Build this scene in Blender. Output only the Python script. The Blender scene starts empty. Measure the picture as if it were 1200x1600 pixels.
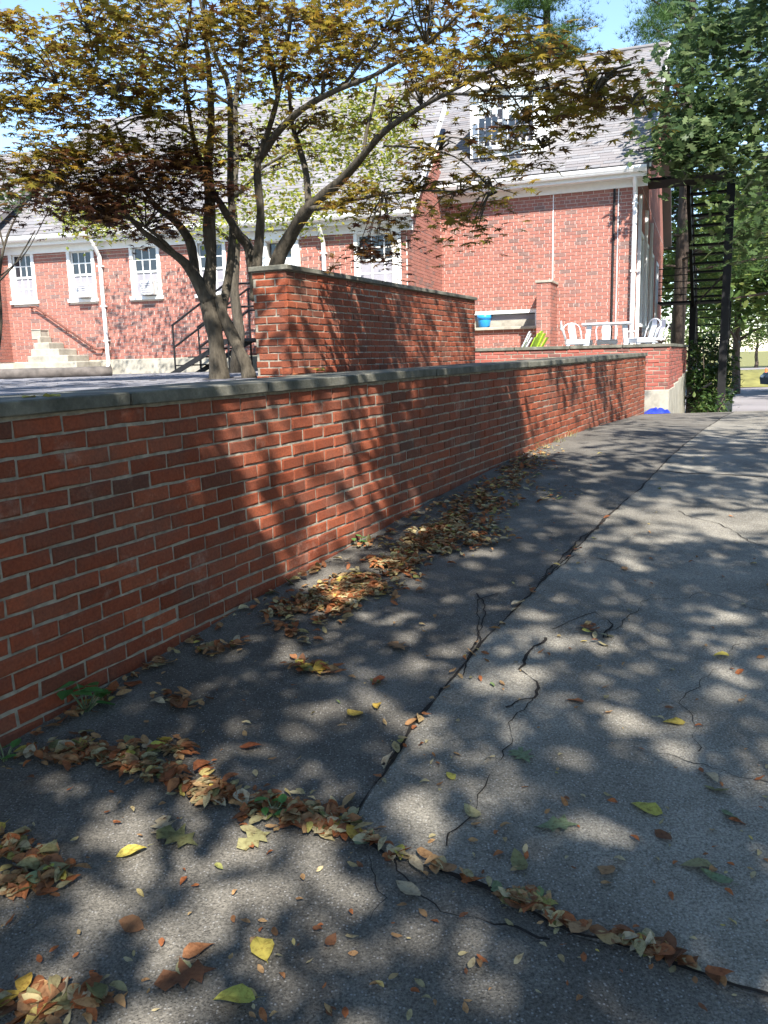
import bpy, bmesh, math, random
import numpy as np
from mathutils import Vector, Matrix, noise
R = math.radians
random.seed(7); rng = np.random.default_rng(11)
scn = bpy.context.scene
col = scn.collection

# ------------------------------------------------------------------ camera
F_PX, EYE = 1290.0, 1.5
TILT, ROLL = R(10.5), R(1.5)
fwd = Vector((0, math.cos(TILT), -math.sin(TILT))); up0 = Vector((0, math.sin(TILT), math.cos(TILT))); rt0 = Vector((1, 0, 0))
rt = rt0*math.cos(ROLL) - up0*math.sin(ROLL); up = up0*math.cos(ROLL) + rt0*math.sin(ROLL)
cd = bpy.data.cameras.new('camera'); cam = bpy.data.objects.new('camera', cd); col.objects.link(cam)
cam.matrix_world = Matrix(((rt.x, up.x, -fwd.x, 0), (rt.y, up.y, -fwd.y, 0), (rt.z, up.z, -fwd.z, EYE), (0, 0, 0, 1)))
cd.sensor_fit = 'VERTICAL'; cd.sensor_height = 24; cd.lens = 24*F_PX/1600
cd.clip_start = .05; cd.clip_end = 2000
scn.camera = cam
scn.cycles.max_bounces = 6; scn.cycles.transparent_max_bounces = 4

# ------------------------------------------------------------------ light
SUN_EL, SUN_AZ = R(46), R(-10)                     # the light travels forward, 10 degrees to the left
w = bpy.data.worlds.new('World'); scn.world = w; w.use_nodes = True
nt = w.node_tree; bg = nt.nodes['Background']
sky = nt.nodes.new('ShaderNodeTexSky'); sky.sky_type = 'NISHITA'; sky.sun_disc = False
sky.sun_elevation = SUN_EL; sky.sun_rotation = R(170); sky.air_density = 1.0; sky.dust_density = .1; sky.ozone_density = 3.0
tc = nt.nodes.new('ShaderNodeTexCoord'); mp = nt.nodes.new('ShaderNodeMapping'); mp.inputs['Scale'].default_value = (1.6, 1.6, 4.5)
cn = nt.nodes.new('ShaderNodeTexNoise'); cn.inputs['Scale'].default_value = 2.2; cn.inputs['Detail'].default_value = 7
cr = nt.nodes.new('ShaderNodeValToRGB'); cr.color_ramp.elements[0].position = .66; cr.color_ramp.elements[1].position = .86
mx = nt.nodes.new('ShaderNodeMixRGB'); mx.inputs[2].default_value = (7.5, 7.8, 8.2, 1)
nt.links.new(tc.outputs['Generated'], mp.inputs[0]); nt.links.new(mp.outputs[0], cn.inputs['Vector'])
nt.links.new(cn.outputs['Fac'], cr.inputs[0]); nt.links.new(cr.outputs[0], mx.inputs[0])
nt.links.new(sky.outputs[0], mx.inputs[1]); nt.links.new(mx.outputs[0], bg.inputs[0])
bg.inputs[1].default_value = .135
sl = bpy.data.lights.new('sun', 'SUN'); sl.energy = 5.0; sl.angle = R(.53); sl.color = (1, .95, .87)
so = bpy.data.objects.new('sun', sl); col.objects.link(so)
dsun = Vector((math.sin(SUN_AZ)*math.cos(SUN_EL), math.cos(SUN_AZ)*math.cos(SUN_EL), -math.sin(SUN_EL)))
so.rotation_euler = dsun.to_track_quat('-Z', 'Y').to_euler(); so.location = (0, -20, 30)
scn.view_settings.view_transform = 'Standard'; scn.view_settings.look = 'None'
scn.view_settings.exposure = 1.42; scn.view_settings.gamma = 1

# ------------------------------------------------------------------ helpers
def ray(x, y): return fwd + rt*((x-600)/F_PX) + up*((800-y)/F_PX)
def at(x, y, Y): d = ray(x, y); d = d*(Y/d.y); return Vector((d.x, d.y, d.z+EYE))
def proj(p):
    q = Vector(p) - Vector((0, 0, EYE)); k = q.dot(fwd)
    if k < .05: return None
    return (600+F_PX*q.dot(rt)/k, 800-F_PX*q.dot(up)/k)
PY = [-300, -8, 0, 1.5, 2.66, 4.24, 5.2, 6.2, 7.5, 9.5, 11.5, 13.4, 14.2, 15.5, 18, 22, 900]
PZ = [-.5, -.45, 0, .10, .215, .355, .425, .50, .575, .60, .575, .52, .42, .15, -.3, -.6, -.6]
_ys = np.arange(-10, 30, .05); _zs = np.interp(_ys, PY, PZ); _k = np.hanning(17); _k /= _k.sum()
_zs[8:-8] = np.convolve(_zs, _k, 'same')[8:-8]
def g(Y): return float(np.interp(Y, _ys, _zs)) if -10 < Y < 30 else float(np.interp(Y, PY, PZ))
def gnd(x, y):
    d = ray(x, y); Y = .8
    while Y < 40:
        if EYE + d.z*Y/d.y <= g(Y): break
        Y += .01
    return (d.x*Y/d.y, Y)

def tag(o, label=None, cat=None, group=None, kind=None):
    if label: o['label'] = label
    if cat: o['category'] = cat
    if group: o['group'] = group
    if kind: o['kind'] = kind
    return o
def empty(name, loc=(0, 0, 0), rz=0):
    o = bpy.data.objects.new(name, None); col.objects.link(o); o.location = loc; o.rotation_euler = (0, 0, rz)
    o.empty_display_size = .1
    return o
def link(name, me, mat=None, parent=None):
    o = bpy.data.objects.new(name, me); col.objects.link(o)
    if mat and not me.materials: me.materials.append(mat)
    if parent: o.parent = parent
    return o
class MB:
    def __init__(s): s.v = []; s.f = []
    def add(s, vs, fs):
        b = len(s.v); s.v += [tuple(v) for v in vs]; s.f += [tuple(i+b for i in f) for f in fs]; return s
    def box(s, a, b, M=None):
        (x0, y0, z0), (x1, y1, z1) = a, b
        vs = [Vector(p) for p in ((x0, y0, z0), (x1, y0, z0), (x1, y1, z0), (x0, y1, z0), (x0, y0, z1), (x1, y0, z1), (x1, y1, z1), (x0, y1, z1))]
        if M: vs = [M @ v for v in vs]
        return s.add(vs, [(3, 2, 1, 0), (4, 5, 6, 7), (0, 1, 5, 4), (1, 2, 6, 5), (2, 3, 7, 6), (3, 0, 4, 7)])
    def bevbox(s, a, b, e=.01, M=None):
        bm = bmesh.new(); bmesh.ops.create_cube(bm, size=1)
        for v in bm.verts:
            v.co = Vector(((a[0]+b[0])/2+v.co.x*(b[0]-a[0]), (a[1]+b[1])/2+v.co.y*(b[1]-a[1]), (a[2]+b[2])/2+v.co.z*(b[2]-a[2])))
        bmesh.ops.bevel(bm, geom=list(bm.edges), offset=e, segments=1, affect='EDGES')
        bm.verts.index_update()
        s.add([(M @ v.co) if M else v.co for v in bm.verts], [[v.index for v in f.verts] for f in bm.faces]); bm.free(); return s
    def tube(s, pts, rad, n=8, cap=True):
        pts = [Vector(p) for p in pts]
        if not hasattr(rad, '__len__'): rad = [rad]*len(pts)
        b = len(s.v); pu = None
        for i, p in enumerate(pts):
            t = (pts[min(i+1, len(pts)-1)] - pts[max(i-1, 0)]).normalized()
            if pu is None: pu = t.orthogonal().normalized()
            pu = (pu - t*pu.dot(t)).normalized(); q = t.cross(pu)
            for k in range(n):
                a = 2*math.pi*k/n; s.v.append(tuple(p + (pu*math.cos(a)+q*math.sin(a))*rad[i]))
        for i in range(len(pts)-1):
            for k in range(n):
                k2 = (k+1) % n; s.f.append((b+i*n+k, b+i*n+k2, b+(i+1)*n+k2, b+(i+1)*n+k))
        if cap:
            s.f.append(tuple(b+k for k in range(n))[::-1]); e = b+(len(pts)-1)*n; s.f.append(tuple(e+k for k in range(n)))
        return s
    def lathe(s, prof, c=(0, 0, 0), n=20):
        b = len(s.v)
        for r, z in prof:
            for k in range(n):
                a = 2*math.pi*k/n; s.v.append((c[0]+r*math.cos(a), c[1]+r*math.sin(a), c[2]+z))
        for i in range(len(prof)-1):
            for k in range(n):
                k2 = (k+1) % n; s.f.append((b+i*n+k, b+i*n+k2, b+(i+1)*n+k2, b+(i+1)*n+k))
        return s
    def mesh(s, name, mat=None, smooth=False):
        me = bpy.data.meshes.new(name); me.from_pydata(s.v, [], s.f); me.update()
        if mat: me.materials.append(mat)
        if smooth: me.polygons.foreach_set('use_smooth', [True]*len(me.polygons))
        return me
    def build(s, name, mat=None, parent=None, smooth=False): return link(name, s.mesh(name, mat, smooth), None, parent)
def prism(poly, z0, z1):
    m = MB(); n = len(poly)
    m.add([(x, y, z0) for x, y in poly]+[(x, y, z1) for x, y in poly], [tuple(range(n))[::-1], tuple(range(n, 2*n))]+[(i, (i+1) % n, n+(i+1) % n, n+i) for i in range(n)])
    return m
def arrays_mesh(name, V, Fc, mat, smooth=False):        # V (n,3), Fc (m,k) all faces of k corners
    me = bpy.data.meshes.new(name); m, k = Fc.shape
    me.vertices.add(len(V)); me.vertices.foreach_set('co', V.astype(np.float32).ravel())
    me.loops.add(m*k); me.loops.foreach_set('vertex_index', Fc.astype(np.int32).ravel())
    me.polygons.add(m); me.polygons.foreach_set('loop_start', np.arange(0, m*k, k, dtype=np.int32)); me.polygons.foreach_set('loop_total', np.full(m, k, dtype=np.int32))
    if smooth: me.polygons.foreach_set('use_smooth', np.ones(m, dtype=bool))
    me.update(calc_edges=True); me.validate(); me.materials.append(mat); return me
def scatter(name, tv, tf, pos, rot, scl, mat):          # many copies of one small template in a single mesh
    tv = np.array(tv, float); tf = np.array(tf, int); n = len(pos)
    V = np.einsum('nij,vj->nvi', rot, tv)*scl[:, None, None] + pos[:, None, :]
    Fc = (tf[None] + (np.arange(n)*len(tv))[:, None, None]).reshape(-1, tf.shape[1])
    return arrays_mesh(name, V.reshape(-1, 3), Fc, mat)
def rots(n, tiltmax=1.0, droop=0.0):
    az = rng.uniform(0, 2*np.pi, n); ti = np.abs(rng.normal(0, tiltmax*.6, n)) + droop; ta = rng.uniform(0, 2*np.pi, n)
    ca, sa = np.cos(az), np.sin(az); Rz = np.zeros((n, 3, 3)); Rz[:, 0, 0] = ca; Rz[:, 0, 1] = -sa; Rz[:, 1, 0] = sa; Rz[:, 1, 1] = ca; Rz[:, 2, 2] = 1
    kx, ky = np.cos(ta), np.sin(ta); c, s_ = np.cos(ti), np.sin(ti); o = 1-c
    Rt = np.zeros((n, 3, 3)); Rt[:, 0, 0] = c+kx*kx*o; Rt[:, 0, 1] = kx*ky*o; Rt[:, 0, 2] = ky*s_; Rt[:, 1, 0] = kx*ky*o; Rt[:, 1, 1] = c+ky*ky*o; Rt[:, 1, 2] = -kx*s_; Rt[:, 2, 0] = -ky*s_; Rt[:, 2, 1] = kx*s_; Rt[:, 2, 2] = c
    return Rt @ Rz

# ------------------------------------------------------------------ materials
def newmat(name, rough=.8):
    m = bpy.data.materials.new(name); m.use_nodes = True; n = m.node_tree; b = n.nodes['Principled BSDF']
    b.inputs['Roughness'].default_value = rough; b.inputs['Specular IOR Level'].default_value = .3
    return m, n, b
def N(n, t, **kw):
    x = n.nodes.new(t)
    for k, v in kw.items():
        if k in x.inputs: x.inputs[k].default_value = v
        else: setattr(x, k, v)
    return x
def ramp(n, stops):
    r = n.nodes.new('ShaderNodeValToRGB'); e = r.color_ramp.elements
    while len(e) < len(stops): e.new(.5)
    for q, (p, c) in zip(e, stops): q.position = p; q.color = (*c, 1)
    return r
def flat(name, c, rough=.7, metal=0, var=.12, scale=12, bump=.0):
    m, n, b = newmat(name, rough); b.inputs['Metallic'].default_value = metal
    t = N(n, 'ShaderNodeTexCoord'); x = N(n, 'ShaderNodeTexNoise', Scale=scale, Detail=6.0)
    n.links.new(t.outputs['Object'], x.inputs['Vector'])
    r = ramp(n, [(.25, [k*(1-var) for k in c]), (.75, [min(1, k*(1+var)) for k in c])])
    n.links.new(x.outputs['Fac'], r.inputs[0]); n.links.new(r.outputs[0], b.inputs['Base Color'])
    if bump:
        bp = N(n, 'ShaderNodeBump', Strength=bump, Distance=.01); n.links.new(x.outputs['Fac'], bp.inputs['Height']); n.links.new(bp.outputs[0], b.inputs['Normal'])
    return m
def rnd(n):                                            # one random value per object and per island
    oi = N(n, 'ShaderNodeObjectInfo'); ge = N(n, 'ShaderNodeNewGeometry'); a = N(n, 'ShaderNodeMath', operation='ADD'); f = N(n, 'ShaderNodeMath', operation='FRACT')
    n.links.new(oi.outputs['Random'], a.inputs[0]); n.links.new(ge.outputs['Random Per Island'], a.inputs[1]); n.links.new(a.outputs[0], f.inputs[0]); return f
def brickmat(name, stops, stain=(.10, .06, .045), soot=.35, grain=90):
    m, n, b = newmat(name, .85); f = rnd(n); r = ramp(n, stops); r.color_ramp.interpolation = 'LINEAR'
    n.links.new(f.outputs[0], r.inputs[0])
    ge = N(n, 'ShaderNodeNewGeometry')
    x = N(n, 'ShaderNodeTexNoise', Scale=2.3, Detail=7.0, Roughness=.65); n.links.new(ge.outputs['Position'], x.inputs['Vector'])
    q = ramp(n, [(.43, (0, 0, 0)), (.68, (soot, soot, soot))]); n.links.new(x.outputs['Fac'], q.inputs[0])
    mx = N(n, 'ShaderNodeMixRGB'); mx.inputs[2].default_value = (*stain, 1)
    n.links.new(q.outputs[0], mx.inputs[0]); n.links.new(r.outputs[0], mx.inputs[1])
    e1 = N(n, 'ShaderNodeTexNoise', Scale=3.7, Detail=9.0, Roughness=.75); n.links.new(ge.outputs['Position'], e1.inputs['Vector'])
    e2 = ramp(n, [(.57, (0, 0, 0)), (.78, (.42, .42, .42))]); n.links.new(e1.outputs['Fac'], e2.inputs[0])
    me_ = N(n, 'ShaderNodeMixRGB'); me_.inputs[2].default_value = (.46, .36, .29, 1); n.links.new(e2.outputs[0], me_.inputs[0]); n.links.new(mx.outputs[0], me_.inputs[1]); mx = me_
    y = N(n, 'ShaderNodeTexNoise', Scale=float(grain), Detail=5.0); n.links.new(ge.outputs['Position'], y.inputs['Vector'])
    r2 = ramp(n, [(.3, (.78, .78, .78)), (.7, (1.18, 1.18, 1.18))]); n.links.new(y.outputs['Fac'], r2.inputs[0])
    m2 = N(n, 'ShaderNodeMixRGB', blend_type='MULTIPLY'); m2.inputs[0].default_value = 1
    n.links.new(mx.outputs[0], m2.inputs[1]); n.links.new(r2.outputs[0], m2.inputs[2]); n.links.new(m2.outputs[0], b.inputs['Base Color'])
    bp = N(n, 'ShaderNodeBump', Strength=.35, Distance=.006); n.links.new(y.outputs['Fac'], bp.inputs['Height']); n.links.new(bp.outputs[0], b.inputs['Normal'])
    return m
M = {}
M['brick'] = brickmat('garden_wall_brick', [(0, (.145, .034, .014)), (.3, (.235, .056, .024)), (.6, (.185, .044, .019)), (.93, (.265, .069, .030)), (.975, (.13, .038, .020)), (1, (.095, .037, .023))], soot=.6)
M['housebrick'] = brickmat('house_brick', [(0, (.30, .12, .09)), (.35, (.36, .155, .118)), (.66, (.32, .128, .097)), (.82, (.30, .125, .098)), (.88, (.23, .125, .105)), (.96, (.195, .122, .105)), (1, (.34, .14, .105))], soot=.06, grain=40)
M['terracebrick'] = brickmat('terrace_brick', [(0, (.27, .075, .055)), (.5, (.34, .10, .075)), (.85, (.24, .075, .06)), (1, (.15, .07, .06))])
M['mortar'] = flat('mortar', (.25, .225, .18), .95, var=.42, scale=26, bump=.9)
M['housemortar'] = flat('house_mortar', (.74, .68, .61), .95, var=.12, scale=40)
def stone(name, a, b_, c, sc=6, bump=.25):
    m, n, b = newmat(name, .85); ge = N(n, 'ShaderNodeNewGeometry')
    x = N(n, 'ShaderNodeTexNoise', Scale=float(sc), Detail=10.0, Roughness=.7); n.links.new(ge.outputs['Position'], x.inputs['Vector'])
    r = ramp(n, [(.3, a), (.52, b_), (.72, c)]); n.links.new(x.outputs['Fac'], r.inputs[0]); n.links.new(r.outputs[0], b.inputs['Base Color'])
    y = N(n, 'ShaderNodeTexNoise', Scale=70.0, Detail=6.0); n.links.new(ge.outputs['Position'], y.inputs['Vector'])
    bp = N(n, 'ShaderNodeBump', Strength=bump, Distance=.006); n.links.new(y.outputs['Fac'], bp.inputs['Height']); n.links.new(bp.outputs[0], b.inputs['Normal']); return m
M['coping'] = stone('bluestone_coping', (.042, .043, .033), (.12, .116, .093), (.24, .225, .182), 5, .6)
M['concrete'] = stone('old_concrete', (.20, .185, .15), (.34, .315, .26), (.44, .41, .34), 4)
M['paver'] = stone('grey_paver', (.10, .10, .11), (.20, .195, .21), (.29, .28, .29), 5)
M['slate'] = stone('soil', (.05, .04, .03), (.09, .07, .05), (.14, .11, .08), 9)
def asphalt(name, dark, lite, chip, tone):
    m, n, b = newmat(name, .9); ge = N(n, 'ShaderNodeNewGeometry'); P = ge.outputs['Position']
    big = N(n, 'ShaderNodeTexNoise', Scale=1.6, Detail=10.0, Roughness=.72); n.links.new(P, big.inputs['Vector'])
    r = ramp(n, [(.34, [k*.72 for k in dark]), (.46, dark), (.62, lite)]); n.links.new(big.outputs['Fac'], r.inputs[0])
    fin = N(n, 'ShaderNodeTexNoise', Scale=140.0, Detail=4.0, Roughness=.7); n.links.new(P, fin.inputs['Vector'])
    rf = ramp(n, [(.30, (.35, .35, .35)), (.70, (1.65, 1.65, 1.65))]); n.links.new(fin.outputs['Fac'], rf.inputs[0])
    mu = N(n, 'ShaderNodeMixRGB', blend_type='MULTIPLY'); mu.inputs[0].default_value = 1; n.links.new(r.outputs[0], mu.inputs[1]); n.links.new(rf.outputs[0], mu.inputs[2])
    vo = N(n, 'ShaderNodeTexVoronoi', Scale=120.0); n.links.new(P, vo.inputs['Vector'])
    sp = N(n, 'ShaderNodeSeparateColor'); n.links.new(vo.outputs['Color'], sp.inputs[0])
    c1 = ramp(n, [(tone, (0, 0, 0)), (tone+.06, (1, 1, 1))]); n.links.new(sp.outputs[0], c1.inputs[0])
    d1 = ramp(n, [(.22, (1, 1, 1)), (.42, (0, 0, 0))]); n.links.new(vo.outputs['Distance'], d1.inputs[0])
    cm = N(n, 'ShaderNodeMath', operation='MULTIPLY'); n.links.new(c1.outputs[0], cm.inputs[0]); n.links.new(d1.outputs[0], cm.inputs[1])
    cx = N(n, 'ShaderNodeMixRGB'); cx.inputs[2].default_value = (*chip, 1); n.links.new(cm.outputs[0], cx.inputs[0]); n.links.new(mu.outputs[0], cx.inputs[1])
    n.links.new(cx.outputs[0], b.inputs['Base Color'])
    ad = N(n, 'ShaderNodeMath', operation='ADD'); n.links.new(fin.outputs['Fac'], ad.inputs[0]); n.links.new(d1.outputs[0], ad.inputs[1])
    bp = N(n, 'ShaderNodeBump', Strength=.55, Distance=.005); n.links.new(ad.outputs[0], bp.inputs['Height']); n.links.new(bp.outputs[0], b.inputs['Normal']); return m
M['asphalt'] = asphalt('dark_asphalt', (.10, .091, .077), (.155, .142, .12), (.25, .24, .225), .72)
M['slab'] = asphalt('worn_pale_asphalt', (.168, .154, .128), (.245, .226, .188), (.34, .325, .295), .74)
M['road'] = flat('road_asphalt', (.22, .2, .2), .9, var=.2, scale=.4)
M['crack'] = flat('crack_shade', (.022, .018, .015), 1, var=.5, scale=30)  # dark colour stands in for the shade down inside the cracks
M['white'] = flat('white_paint', (.78, .78, .76), .5, var=.05)
M['black'] = flat('black_iron', (.012, .012, .013), .55, var=.2)
M['brown'] = flat('brown_rail_paint', (.14, .055, .04), .5)
M['whitemetal'] = flat('white_metal', (.58, .61, .66), .4, var=.08)
M['limewood'] = flat('lime_plastic', (.42, .62, .05), .5, var=.08)
M['bluepot'] = flat('blue_glaze', (.03, .27, .62), .3, var=.08)
M['tarp'] = flat('blue_tarp', (.03, .06, .55), .4, var=.2)
M['grass'] = flat('dry_lawn', (.17, .16, .05), .95, var=.45, scale=1.5)
M['tan'] = flat('ac_grille', (.55, .55, .53), .6)
M['screen'] = flat('window_screen', (.26, .25, .28), .6, var=.15, scale=3)
M['blind'] = flat('pale_sky_pane', (.42, .47, .48), .3, var=.08)  # pane colour stands in for pale sky reflected in the glass
M['timber'] = flat('weathered_timber', (.11, .095, .085), .9, var=.4, scale=9, bump=.4)
M['orange'] = flat('orange_plastic', (.8, .12, .02), .5)
M['carpaint'] = flat('grey_car_paint', (.05, .055, .06), .25, var=.05)
M['rubber'] = flat('tyre_rubber', (.015, .015, .015), .9)
mg, ng, bgm = newmat('window_glass', .04); bgm.inputs['Base Color'].default_value = (.02, .024, .03, 1); bgm.inputs['Specular IOR Level'].default_value = .7; M['glass'] = mg
def shingle():
    m, n, b = newmat('roof_shingle', .9); f = rnd(n)
    r = ramp(n, [(0, (.15, .145, .15)), (.3, (.20, .195, .20)), (.55, (.175, .16, .16)), (.8, (.225, .218, .22)), (1, (.18, .16, .155))]); n.links.new(f.outputs[0], r.inputs[0])
    n.links.new(r.outputs[0], b.inputs['Base Color']); return m
M['shingle'] = shingle()
def bark(name, a, c):
    m, n, b = newmat(name, .9); ge = N(n, 'ShaderNodeNewGeometry'); mp = N(n, 'ShaderNodeMapping'); mp.inputs['Scale'].default_value = (1, 1, .25)
    n.links.new(ge.outputs['Position'], mp.inputs[0]); x = N(n, 'ShaderNodeTexNoise', Scale=24.0, Detail=9.0, Roughness=.75); n.links.new(mp.outputs[0], x.inputs['Vector'])
    r = ramp(n, [(.3, a), (.7, c)]); n.links.new(x.outputs['Fac'], r.inputs[0]); n.links.new(r.outputs[0], b.inputs['Base Color'])
    bp = N(n, 'ShaderNodeBump', Strength=.9, Distance=.02); n.links.new(x.outputs['Fac'], bp.inputs['Height']); n.links.new(bp.outputs[0], b.inputs['Normal']); return m
M['bark'] = bark('maple_bark', (.022, .018, .013), (.125, .105, .078))
M['bark2'] = bark('pine_bark', (.05, .035, .028), (.14, .105, .085))
def leafmat(name, stops, trans=.35, rough=.5):
    m, n, b = newmat(name, rough); f = rnd(n); r = ramp(n, stops); n.links.new(f.outputs[0], r.inputs[0]); n.links.new(r.outputs[0], b.inputs['Base Color'])
    t = N(n, 'ShaderNodeBsdfTranslucent'); n.links.new(r.outputs[0], t.inputs['Color']); s = N(n, 'ShaderNodeMixShader'); s.inputs[0].default_value = trans
    n.links.new(b.outputs[0], s.inputs[1]); n.links.new(t.outputs[0], s.inputs[2]); n.links.new(s.outputs[0], n.nodes['Material Output'].inputs[0]); return m
M['mapleleaf'] = leafmat('maple_leaf', [(0, (.09, .035, .015)), (.2, (.16, .09, .025)), (.5, (.26, .20, .035)), (.8, (.30, .26, .042)), (1, (.42, .26, .038))], .5)
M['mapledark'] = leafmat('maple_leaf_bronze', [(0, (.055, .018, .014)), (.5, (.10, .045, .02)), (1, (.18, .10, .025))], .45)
M['birchleaf'] = leafmat('birch_leaf', [(0, (.20, .26, .05)), (.6, (.34, .37, .07)), (1, (.46, .38, .07))], .5)
M['oakleaf'] = leafmat('oak_leaf', [(0, (.045, .08, .032)), (.6, (.095, .145, .055)), (1, (.18, .23, .10))], .45, .4)
M['pineleaf'] = leafmat('pine_needle', [(0, (.04, .09, .025)), (1, (.12, .20, .06))], .25)
M['shrubleaf'] = leafmat('shrub_leaf', [(0, (.03, .065, .02)), (.7, (.06, .11, .03)), (1, (.14, .19, .06))], .35, .35)
M['farleaf'] = leafmat('far_tree_leaf', [(0, (.06, .11, .03)), (.6, (.13, .20, .05)), (1, (.24, .28, .08))], .45)
def litter(name, stops):
    m = leafmat(name, stops, .15, .75); n = m.node_tree; b = n.nodes['Principled BSDF']; src = b.inputs['Base Color'].links[0].from_socket
    ge = N(n, 'ShaderNodeNewGeometry'); x = N(n, 'ShaderNodeTexNoise', Scale=75.0, Detail=5.0, Roughness=.7); n.links.new(ge.outputs['Position'], x.inputs['Vector'])
    q = ramp(n, [(.34, (.42, .34, .28)), (.52, (1, 1, 1)), (.75, (1.12, 1.1, 1.02))]); n.links.new(x.outputs['Fac'], q.inputs[0])
    mu = N(n, 'ShaderNodeMixRGB', blend_type='MULTIPLY'); mu.inputs[0].default_value = .85; n.links.new(src, mu.inputs[1]); n.links.new(q.outputs[0], mu.inputs[2]); n.links.new(mu.outputs[0], b.inputs['Base Color']); return m
M['lf_orange'] = litter('fallen_leaf_orange', [(0, (.22, .065, .025)), (.5, (.34, .12, .045)), (1, (.29, .15, .07))])
M['lf_brown'] = litter('fallen_leaf_brown', [(0, (.14, .06, .03)), (.5, (.26, .13, .06)), (1, (.36, .22, .11))])
M['lf_olive'] = litter('fallen_leaf_olive', [(0, (.15, .15, .06)), (.5, (.24, .22, .10)), (1, (.33, .31, .17))])
M['lf_yellow'] = litter('fallen_leaf_yellow', [(0, (.42, .27, .05)), (.6, (.48, .38, .08)), (1, (.38, .38, .08))])
M['lf_green'] = litter('fallen_leaf_green', [(0, (.10, .16, .08)), (1, (.19, .24, .13))])
M['lf_pale'] = litter('fallen_leaf_pale', [(0, (.38, .31, .20)), (1, (.5, .43, .30))])
M['weedleaf'] = leafmat('weed_leaf', [(0, (.06, .17, .04)), (1, (.12, .26, .07))], .3)
M['lf_mix'] = litter('leaf_litter', [(0, (.15, .07, .035)), (.2, (.37, .12, .04)), (.4, (.30, .16, .07)), (.6, (.43, .26, .12)), (.75, (.30, .26, .13)), (.9, (.46, .38, .22)), (.97, (.48, .36, .08)), (1, (.15, .21, .08))])

# ------------------------------------------------------------------ ground, drive
ys = [-300, -60, -20] + [-10+.5*i for i in range(80)] + [32, 40, 60, 100, 200, 900]
xs = [-600, -60, -20, 0, 20, 60, 600]
m = MB(); m.add([(x, y, g(y)-.03) for y in ys for x in xs], [(j*len(xs)+i, j*len(xs)+i+1, (j+1)*len(xs)+i+1, (j+1)*len(xs)+i) for j in range(len(ys)-1) for i in range(len(xs)-1)])
tag(m.build('ground', M['grass'], None, True), kind='structure')
ys = [-9+.125*i for i in range(210)]; xs = [-5+.25*i for i in range(65)]
m = MB(); m.add([(x, y, g(y)+.006*noise.noise((x*.9, y*.9, 0))) for y in ys for x in xs], [(j*len(xs)+i, j*len(xs)+i+1, (j+1)*len(xs)+i+1, (j+1)*len(xs)+i) for j in range(len(ys)-1) for i in range(len(xs)-1)])
tag(m.build('drive', M['asphalt'], None, True), kind='structure')
def drive_z(x, y): return g(y)+.006*noise.noise((x*.9, y*.9, 0))
JX = [-.13, .09, .40, .79, 1.55, 1.92, 3.44, 6.2]; JY = [2.17, 2.73, 3.38, 4.08, 5.47, 6.09, 9.0, 14.3]
TX = [-.13, -.02, .11, .24, .43, .57, .75, 1.6, 3.0, 11]; TY = [2.17, 2.06, 1.99, 1.92, 1.76, 1.71, 1.60, 1.25, .8, -1.2]
nk, ntt = 150, 110; vs = []
for k in range(nk+1):
    Yk = 2.17 + (14.2-2.17)*(k/nk)**1.3; Xl = float(np.interp(Yk, JY, JX))
    Xl += .012*noise.noise((Yk*3, 5, 0))
    for t in range(ntt+1):
        q = (t/ntt)**1.5; Xb = -.13+q*11.1; X = Xl+q*(11-Xl); Y = Yk + (float(np.interp(Xb, TX, TY))-2.17+.02*noise.noise((Xb*3, 1, 0)))*(1-k/nk)
        vs.append((X, Y, drive_z(X, Y)+.006))
m = MB(); W_ = ntt+1; m.add(vs, [(k*W_+t, k*W_+t+1, (k+1)*W_+t+1, (k+1)*W_+t) for k in range(nk) for t in range(ntt)])
tag(m.build('paved_slab', M['slab'], None, True), kind='structure')
def crack(pts, wd, seed, jit=.02, name='crack'):
    P = [Vector((x, y, 0)) for x, y in pts]; out = []
    for a, b in zip(P[:-1], P[1:]):
        n = max(2, int((b-a).length/.025))
        for i in range(n): out.append(a.lerp(b, i/n))
    out.append(P[-1]); m = MB(); vs = []
    for i, p in enumerate(out):
        t = (out[min(i+1, len(out)-1)]-out[max(i-1, 0)]).normalized(); nrm = Vector((-t.y, t.x, 0))
        c = p + nrm*jit*(noise.noise((p.x*5+seed, p.y*5, 0))+.6*noise.noise((p.x*19, p.y*19, seed)))
        hw = wd*.5*max(.12, .75+1.1*noise.noise((p.x*7, p.y*7, seed+3)))
        for s in (-1, 1): q = c+nrm*hw*s; vs.append((q.x, q.y, drive_z(q.x, q.y)+.0095))
    m.add(vs, [(2*i, 2*i+2, 2*i+3, 2*i+1) for i in range(len(out)-1)]); return m.build(name, M['crack'])
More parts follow.
